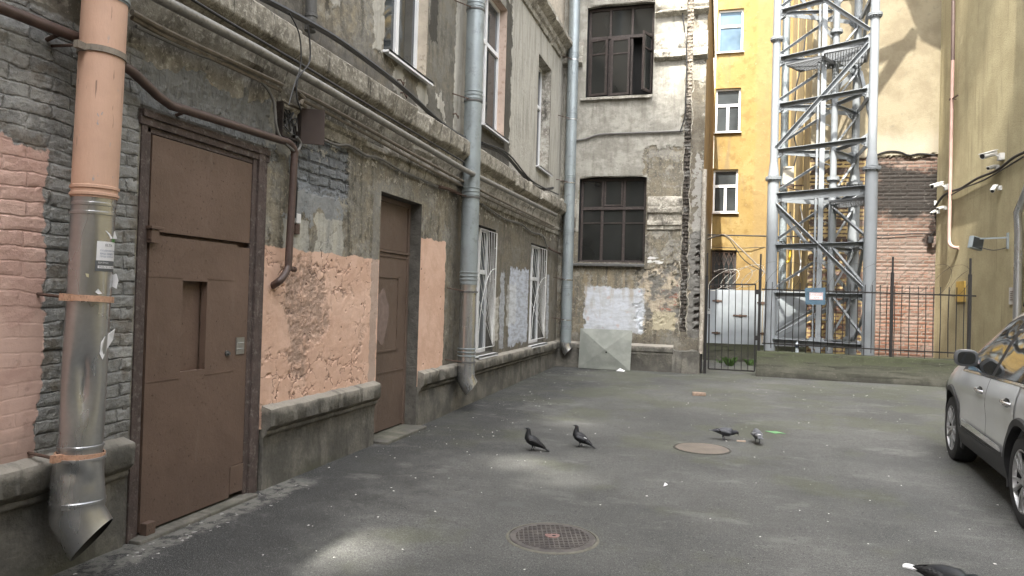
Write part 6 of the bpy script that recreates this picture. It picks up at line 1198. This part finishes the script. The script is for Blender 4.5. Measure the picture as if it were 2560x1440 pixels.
def pigeon(label, x, y, ang, mats, pitch=0, neck=0., size=1., bits=(), tailmat=None):
    # local +X is forward; body rings given by (x, z, half width, half height)
    Tt = Thing('pigeon', label, 'pigeon', (x, y, gz(y)+.004), ang, 'pigeons in the yard'); b = MB()
    Mp = Matrix.Translation((0, 0, .105)) @ Matrix.Rotation(pitch, 4, 'Y') @ Matrix.Translation((0, 0, -.105))
    rings = [(-.185,.088,.026,.005),(-.16,.090,.027,.008),(-.125,.094,.028,.014),(-.095,.100,.034,.028),(-.06,.108,.046,.044),(-.02,.112,.056,.056),(.02,.114,.060,.062),(.055,.119,.055,.060),(.080,.132,.044,.052)]
    hd = [(.097,.153,.034,.038),(.106,.172,.0275,.031),(.113,.188,.0245,.027),(.122,.201,.0235,.025),(.134,.206,.0205,.021),(.145,.205,.014,.014),(.153,.202,.006,.007),(.160,.199,.0038,.0042),(.174,.194,.0022,.0028),(.178,.191,.0006,.0008)]
    if neck: Rn = Matrix.Translation((.06, 0, .13)) @ Matrix.Rotation(neck, 4, 'Y') @ Matrix.Translation((-.06, 0, -.13)); hd = [((Rn @ Vector((a, 0, z))).x, (Rn @ Vector((a, 0, z))).z, w_, h_) for a, z, w_, h_ in hd]
    rg = rings+hd; n_ = 18; vs = []
    for i, (a, z, w_, h_) in enumerate(rg):
        p0 = rg[max(i-1, 0)]; p1 = rg[min(i+1, len(rg)-1)]; d = Vector((p1[0]-p0[0], 0, p1[1]-p0[1])).normalized(); u = Vector((-d.z, 0, d.x))
        for j in range(n_): t = 2*math.pi*j/n_; vs.append(Mp @ (Vector((a, 0, z))+u*h_*math.sin(t)+Vector((0, w_*math.cos(t), 0))))
    b.add(vs, [(i*n_+j, i*n_+(j+1) % n_, (i+1)*n_+(j+1) % n_, (i+1)*n_+j) for i in range(len(rg)-1) for j in range(n_)]+[tuple(range(n_-1, -1, -1)), tuple((len(rg)-1)*n_+j for j in range(n_))])
    for s in (1, -1):     # feathered thigh, shank and toes, part of the same body
        sx = .012*s; hip = Mp @ Vector((-.005, .022*s, .075)); kn = Vector((hip.x-.012+sx, .024*s, .042)); ft = Vector((hip.x+.008+sx, .025*s, .006)); b.tube([hip, kn], [.02, .007], 8); b.tube([kn, ft], .0042, 6)
        for ta, tl in ((0, .034), (.55, .028), (-.55, .028), (math.pi, .02)): b.tube([ft, ft+Vector((tl*math.cos(ta), tl*math.sin(ta), -.005))], [.0036, .0018], 5)
    b.f, b.m = b.f, b.m
    bo = Tt.part('body', b, mats[0], local=True, smooth=True, label=None)
    for s in (1, -1):     # folded wing: shell following the flank, ending in a point over the tail
        w = MB(); R_ = []
        for i in range(11):
            t = i/10; a = .06-.225*t; z = .122+.010*math.sin(t*3)-.012*t; ww = (.058*(1-t**2.2)+.014)*1.03; hh = .040*(math.sin(math.pi*min(1, t*.9+.12)))**.7*(1-t*.55)+.004
            for j in range(7): q_ = -1+2*j/6; R_.append(Mp @ Vector((a, s*(ww*math.cos(q_*1.05)+.002-.003*t), z+hh*math.sin(q_*1.1)-.01)))
        w.add(R_, [(i*7+j, (i+1)*7+j, (i+1)*7+j+1, i*7+j+1) for i in range(10) for j in range(6)]); Tt.part('wing', w, mats[1], local=True, smooth=True)
        hx = hd[3]; e = Mp @ Vector((hx[0]+.002, s*(hx[2]-.001), hx[1]+.002)); w = MB(); w.lathe([(0, -.002), (.002, -.0015), (.003, 0), (.002, .0015), (0, .002)], 10, Matrix.Translation(e) @ Matrix.Rotation(R(90), 4, 'X')); Tt.part('eye', w, pm_eye, parent=bo, local=True)
    w = MB(); T_ = []
    for i in range(4):
        t = i/3; a = -.10-.105*t; hw = .024+.014*t
        for j in range(7): q_ = -1+2*j/6; T_.append(Mp @ Vector((a+.012*(1-q_*q_)*(-t), hw*q_, .097-.012*t-.004*q_*q_+.009)))
    T2 = [v-Vector((0, 0, .006)) for v in T_]; w.add(T_+T2, [(i*7+j, (i+1)*7+j, (i+1)*7+j+1, i*7+j+1) for i in range(3) for j in range(6)]+[(28+i*7+j, 28+i*7+j+1, 28+(i+1)*7+j+1, 28+(i+1)*7+j) for i in range(3) for j in range(6)]+[(21+j, 28+21+j, 28+22+j, 22+j) for j in range(6)]); Tt.part('tail', w, tailmat or mats[0], local=True, smooth=True)
    for nm, c_, r_, m in bits: w = MB(); w.lathe([(0, -.008), (r_, -.006), (r_*1.2, 0), (r_, .005), (0, .007)], 14, Mp @ Matrix.Translation(c_) @ Matrix.Scale(1.8, 4, (1, 0, 0)) @ Matrix.Scale(.6, 4, (0, 0, 1))); Tt.part(nm, w, m, local=True, smooth=True)
    Tt.o.scale = (size,)*3; return Tt
dk = pig_mat('dark_pigeon', (.010,.011,.013), (.008,.013,.014), (.016,.016,.017), None); ck = pig_mat('checkered_pigeon', (.014,.015,.018), (.009,.010,.012), (.045,.047,.053), (.012,.012,.014)); gr = pig_mat('grey_pigeon', (.05,.052,.06), (.022,.024,.03), (.075,.078,.088), (.016,.016,.018)); bl = pig_mat('blue_bar_pigeon', (.08,.083,.093), (.025,.028,.034), (.19,.195,.205), (.03,.03,.035))
def gp(px, py): return onz(px, py, 0)
p = gp(1333, 1127); pigeon('sooty black pigeon with upright head and low tail, leftmost in the yard', p.x, p.y, R(180+12), dk, R(-24), -.1, .90)
p = gp(1452, 1118); pigeon('dark chequered pigeon with a white wing spot, right of the sooty one', p.x, p.y, R(180+5), ck, R(-26), -.1, .88, (('wing_patch', Vector((-.04, .035, .145)), .012, pm_white), ('wing_patch', Vector((-.04, -.035, .145)), .012, pm_white)))
p = gp(1811, 1102); pigeon('grey pigeon stooping to the right with its tail raised, near the farther manhole', p.x, p.y, R(8), gr, R(10), .75, .88)
p = gp(1893, 1110); pigeon('pale grey pigeon seen from behind, beside the green scrap', p.x, p.y, R(100), bl, R(2), .9, .9, (('rump_patch', Vector((-.085, 0, .128)), .02, pm_white),))
p = onz(2362, 1452, .10); pigeon('black pigeon with a white tail cut by the lower right picture edge', p.x, p.y, R(-42), dk, R(4), .5, 1.08, (('wing_patch', Vector((-.06, .04, .13)), .010, pm_white),), pm_white)

# ------------------------------------------------------------------ manholes and litter
def manhole(px, py, r, mat, label, relief):
    c = gp(px, py); T = Thing('manhole_cover', label, 'manhole cover', (c.x, c.y, gz(c.y)), .3)
    b = MB(); b.lathe([(0, .010), (r-.012, .010), (r-.006, .006), (r-.006, -.02)], 56)
    if relief:
        for k in range(-9, 10):
            h = math.sqrt(max(0, (r-.05)**2-(k*.033)**2))
            if h > .03: b.bar((k*.033, -h, .012), (k*.033, h, .012), .008, .006); b.bar((-h, k*.033, .0125), (h, k*.033, .0125), .008, .006)
    T.part('lid', b, mat, local=True); b = MB(); b.lathe([(r, -.02), (r, .008), (r+.012, .008), (r+.02, .003), (r+.022, -.02)], 56); T.part('rim', b, M['moss'] if not relief else simple('dusty_rim', pc(100,97,86), .9, var=.3, sc=20), local=True)
    if relief: b = MB(); pts = [(.05*math.cos(t)*(1+.25*math.sin(3*t)), .055*math.sin(t)*(1+.3*math.cos(2*t))) for t in [i*.314*2 for i in range(10)]]; b.prism(pts, lambda u, v, t: Vector((u, v, t)), .013, .0165); T.part('red_paint_mark', b, simple('faded_red_paint', pc(128,96,90), .8, var=.3, sc=30), local=True); b = MB(); b.lathe([(0, .0175), (.014, .0175)], 10, Matrix.Translation((.01, 0, 0))); T.part('lift_hole', b, M['dark_room'], local=True)
    return T
n = Net('rusty_cast_lid'); p = n.pos(True); a = n.noise(p, 9, 5, .65); n.bsdf(n.mix(n.sm(a, .35, .65), pc(80,76,74), pc(102,96,92)), .7, .3); M['lid'] = n.mat
n = Net('tan_cast_lid'); p = n.pos(True); X, Y, Z = n.sep(p); a = n.noise(p, 6, 5, .65); st2 = n.sm(n.math('SINE', X*190.0), -.2, .4); n.bsdf(n.mix(st2*.5*n.sm(X, -.05, .1, 1., .2), n.mix(n.sm(a, .35, .65), pc(128,116,102), pc(112,103,94)), pc(84,78,70)), .8, .2); n.bump(st2*.004, 1, 1.); M['lid2'] = n.mat
manhole(1381, 1345, .302, M['lid'], 'near manhole cover with waffle relief and a red paint mark', True); manhole(1755, 1122, .30, M['lid2'], 'farther tan manhole cover worn smooth beside the pigeons', False)
c = gp(1747, 998); b = MB(); b.box((-.11, -.06, 0), (.11, .06, .055)); b.v = [v+rough(v, .008, 22) for v in b.v]; b.xf(Matrix.Rotation(.12, 4, 'Z')); b.xf(Matrix.Translation((c.x, c.y, gz(c.y)))); single('brick', b, simple('broken_brick', pc(150,126,106), .9, var=.3, sc=30, obj=False), 'broken orange brick lying on the asphalt in mid yard', 'brick', bevel=.008)
c = gp(1938, 1086); b = MB(); b.add([(-.12, .03, .03), (.0, -.04, .02), (.02, .04, .035), (.13, -.01, .02), (.05, -.035, .03), (-.12, .03, .026), (.0, -.04, .016), (.02, .04, .031), (.13, -.01, .016), (.05, -.035, .026)], [(0,1,2), (1,4,2), (2,4,3), (7,6,5), (7,9,6), (8,9,7), (0,5,6,1), (1,6,9,4), (4,9,8,3), (3,8,7,2), (2,7,5,0)]); b.xf(Matrix.Translation((c.x, c.y, 0))); single('litter', b, simple('bright_green_scrap', (.13,.30,.13), .6, var=.1), 'bright green scrap of wrapper beside the pale grey pigeon', 'litter')
c = gp(1853, 1106); b = MB(); b.cyl((c.x-.05, c.y, .012), (c.x+.05, c.y+.01, .012), .012, 10); single('litter', b, simple('tan_butt', pc(160,138,116), .8, var=.2, sc=40), 'short tan stick between the two right pigeons', 'litter')
c = ony(1551, 929, YF-.45); b = MB(); b.add([(-.09, -.02, .01), (.08, -.04, .01), (.10, .04, .02), (-.02, .06, .07), (-.08, .04, .02), (.0, 0, .055)], [(0,1,5), (1,2,5), (2,3,5), (3,4,5), (4,0,5), (4,3,2,1,0)]); b.xf(Matrix.Translation((c.x, c.y, gz(c.y)))); single('litter', b, M['paper'], 'crumpled white paper in front of the leaning zinc sheet', 'litter')
c = gp(1665, 1216); b = MB(); b.add([(-.02, -.03, .006), (.018, -.01, .02), (.012, .03, .008), (-.012, .02, .03)], [(0,1,3), (1,2,3), (2,0,3), (2,1,0)]); b.xf(Matrix.Translation((c.x, c.y, 0))); single('litter', b, M['paper'], 'small white paper scrap in the empty middle of the yard', 'litter')
def litter(name, N, area, smin, smax, mat, bias=None):
    b = MB()
    for k in range(N):
        while True:
            x, y = random.uniform(area[0], area[1]), random.uniform(area[2], area[3])
            if bias is None or random.random() < bias(x, y): break
        s = random.uniform(smin, smax)*(1+ y*.03); z = gz(y)+.012*mnoise.noise(Vector((x*.5, y*.5, 3)))+.002; a = random.uniform(0, 6.28); n_ = random.choice((4, 5, 5)); P = []
        for j in range(n_): t = a+6.28*j/n_; r_ = s*random.uniform(.5, 1.1)*(1 if j % 2 else 1.3); P.append((x+r_*math.cos(t), y+r_*math.sin(t), z+random.uniform(0, s*.4)))
        P.append((x, y, z+s*.5)); b.add(P, [(j, (j+1) % n_, n_) for j in range(n_)])
    return tag(build(name, b, mat, fix=False), kind='stuff')
cr = lambda x, y: (1.0 if x < -2.4 else .35) * (.6 + .4*(mnoise.noise(Vector((x*.6, y*.6, 0))) > -.1)); litter('crumbs', 320, (-3.5, 4.2, 2.6, 15.8), .004, .010, simple('pale_crumbs', (.60,.59,.56), .8, var=.2, sc=20), cr)
litter('grit', 900, (-3.5, 4.2, 2.4, 16.0), .004, .009, simple('dark_grit', (.05,.05,.05), .9), None)
c = onz(330, 1375); litter('plaster_debris', 60, (-3.58, -3.25, 3.2, 5.4), .004, .016, simple('plaster_dust', (.28,.275,.26), .95, var=.2, sc=20))
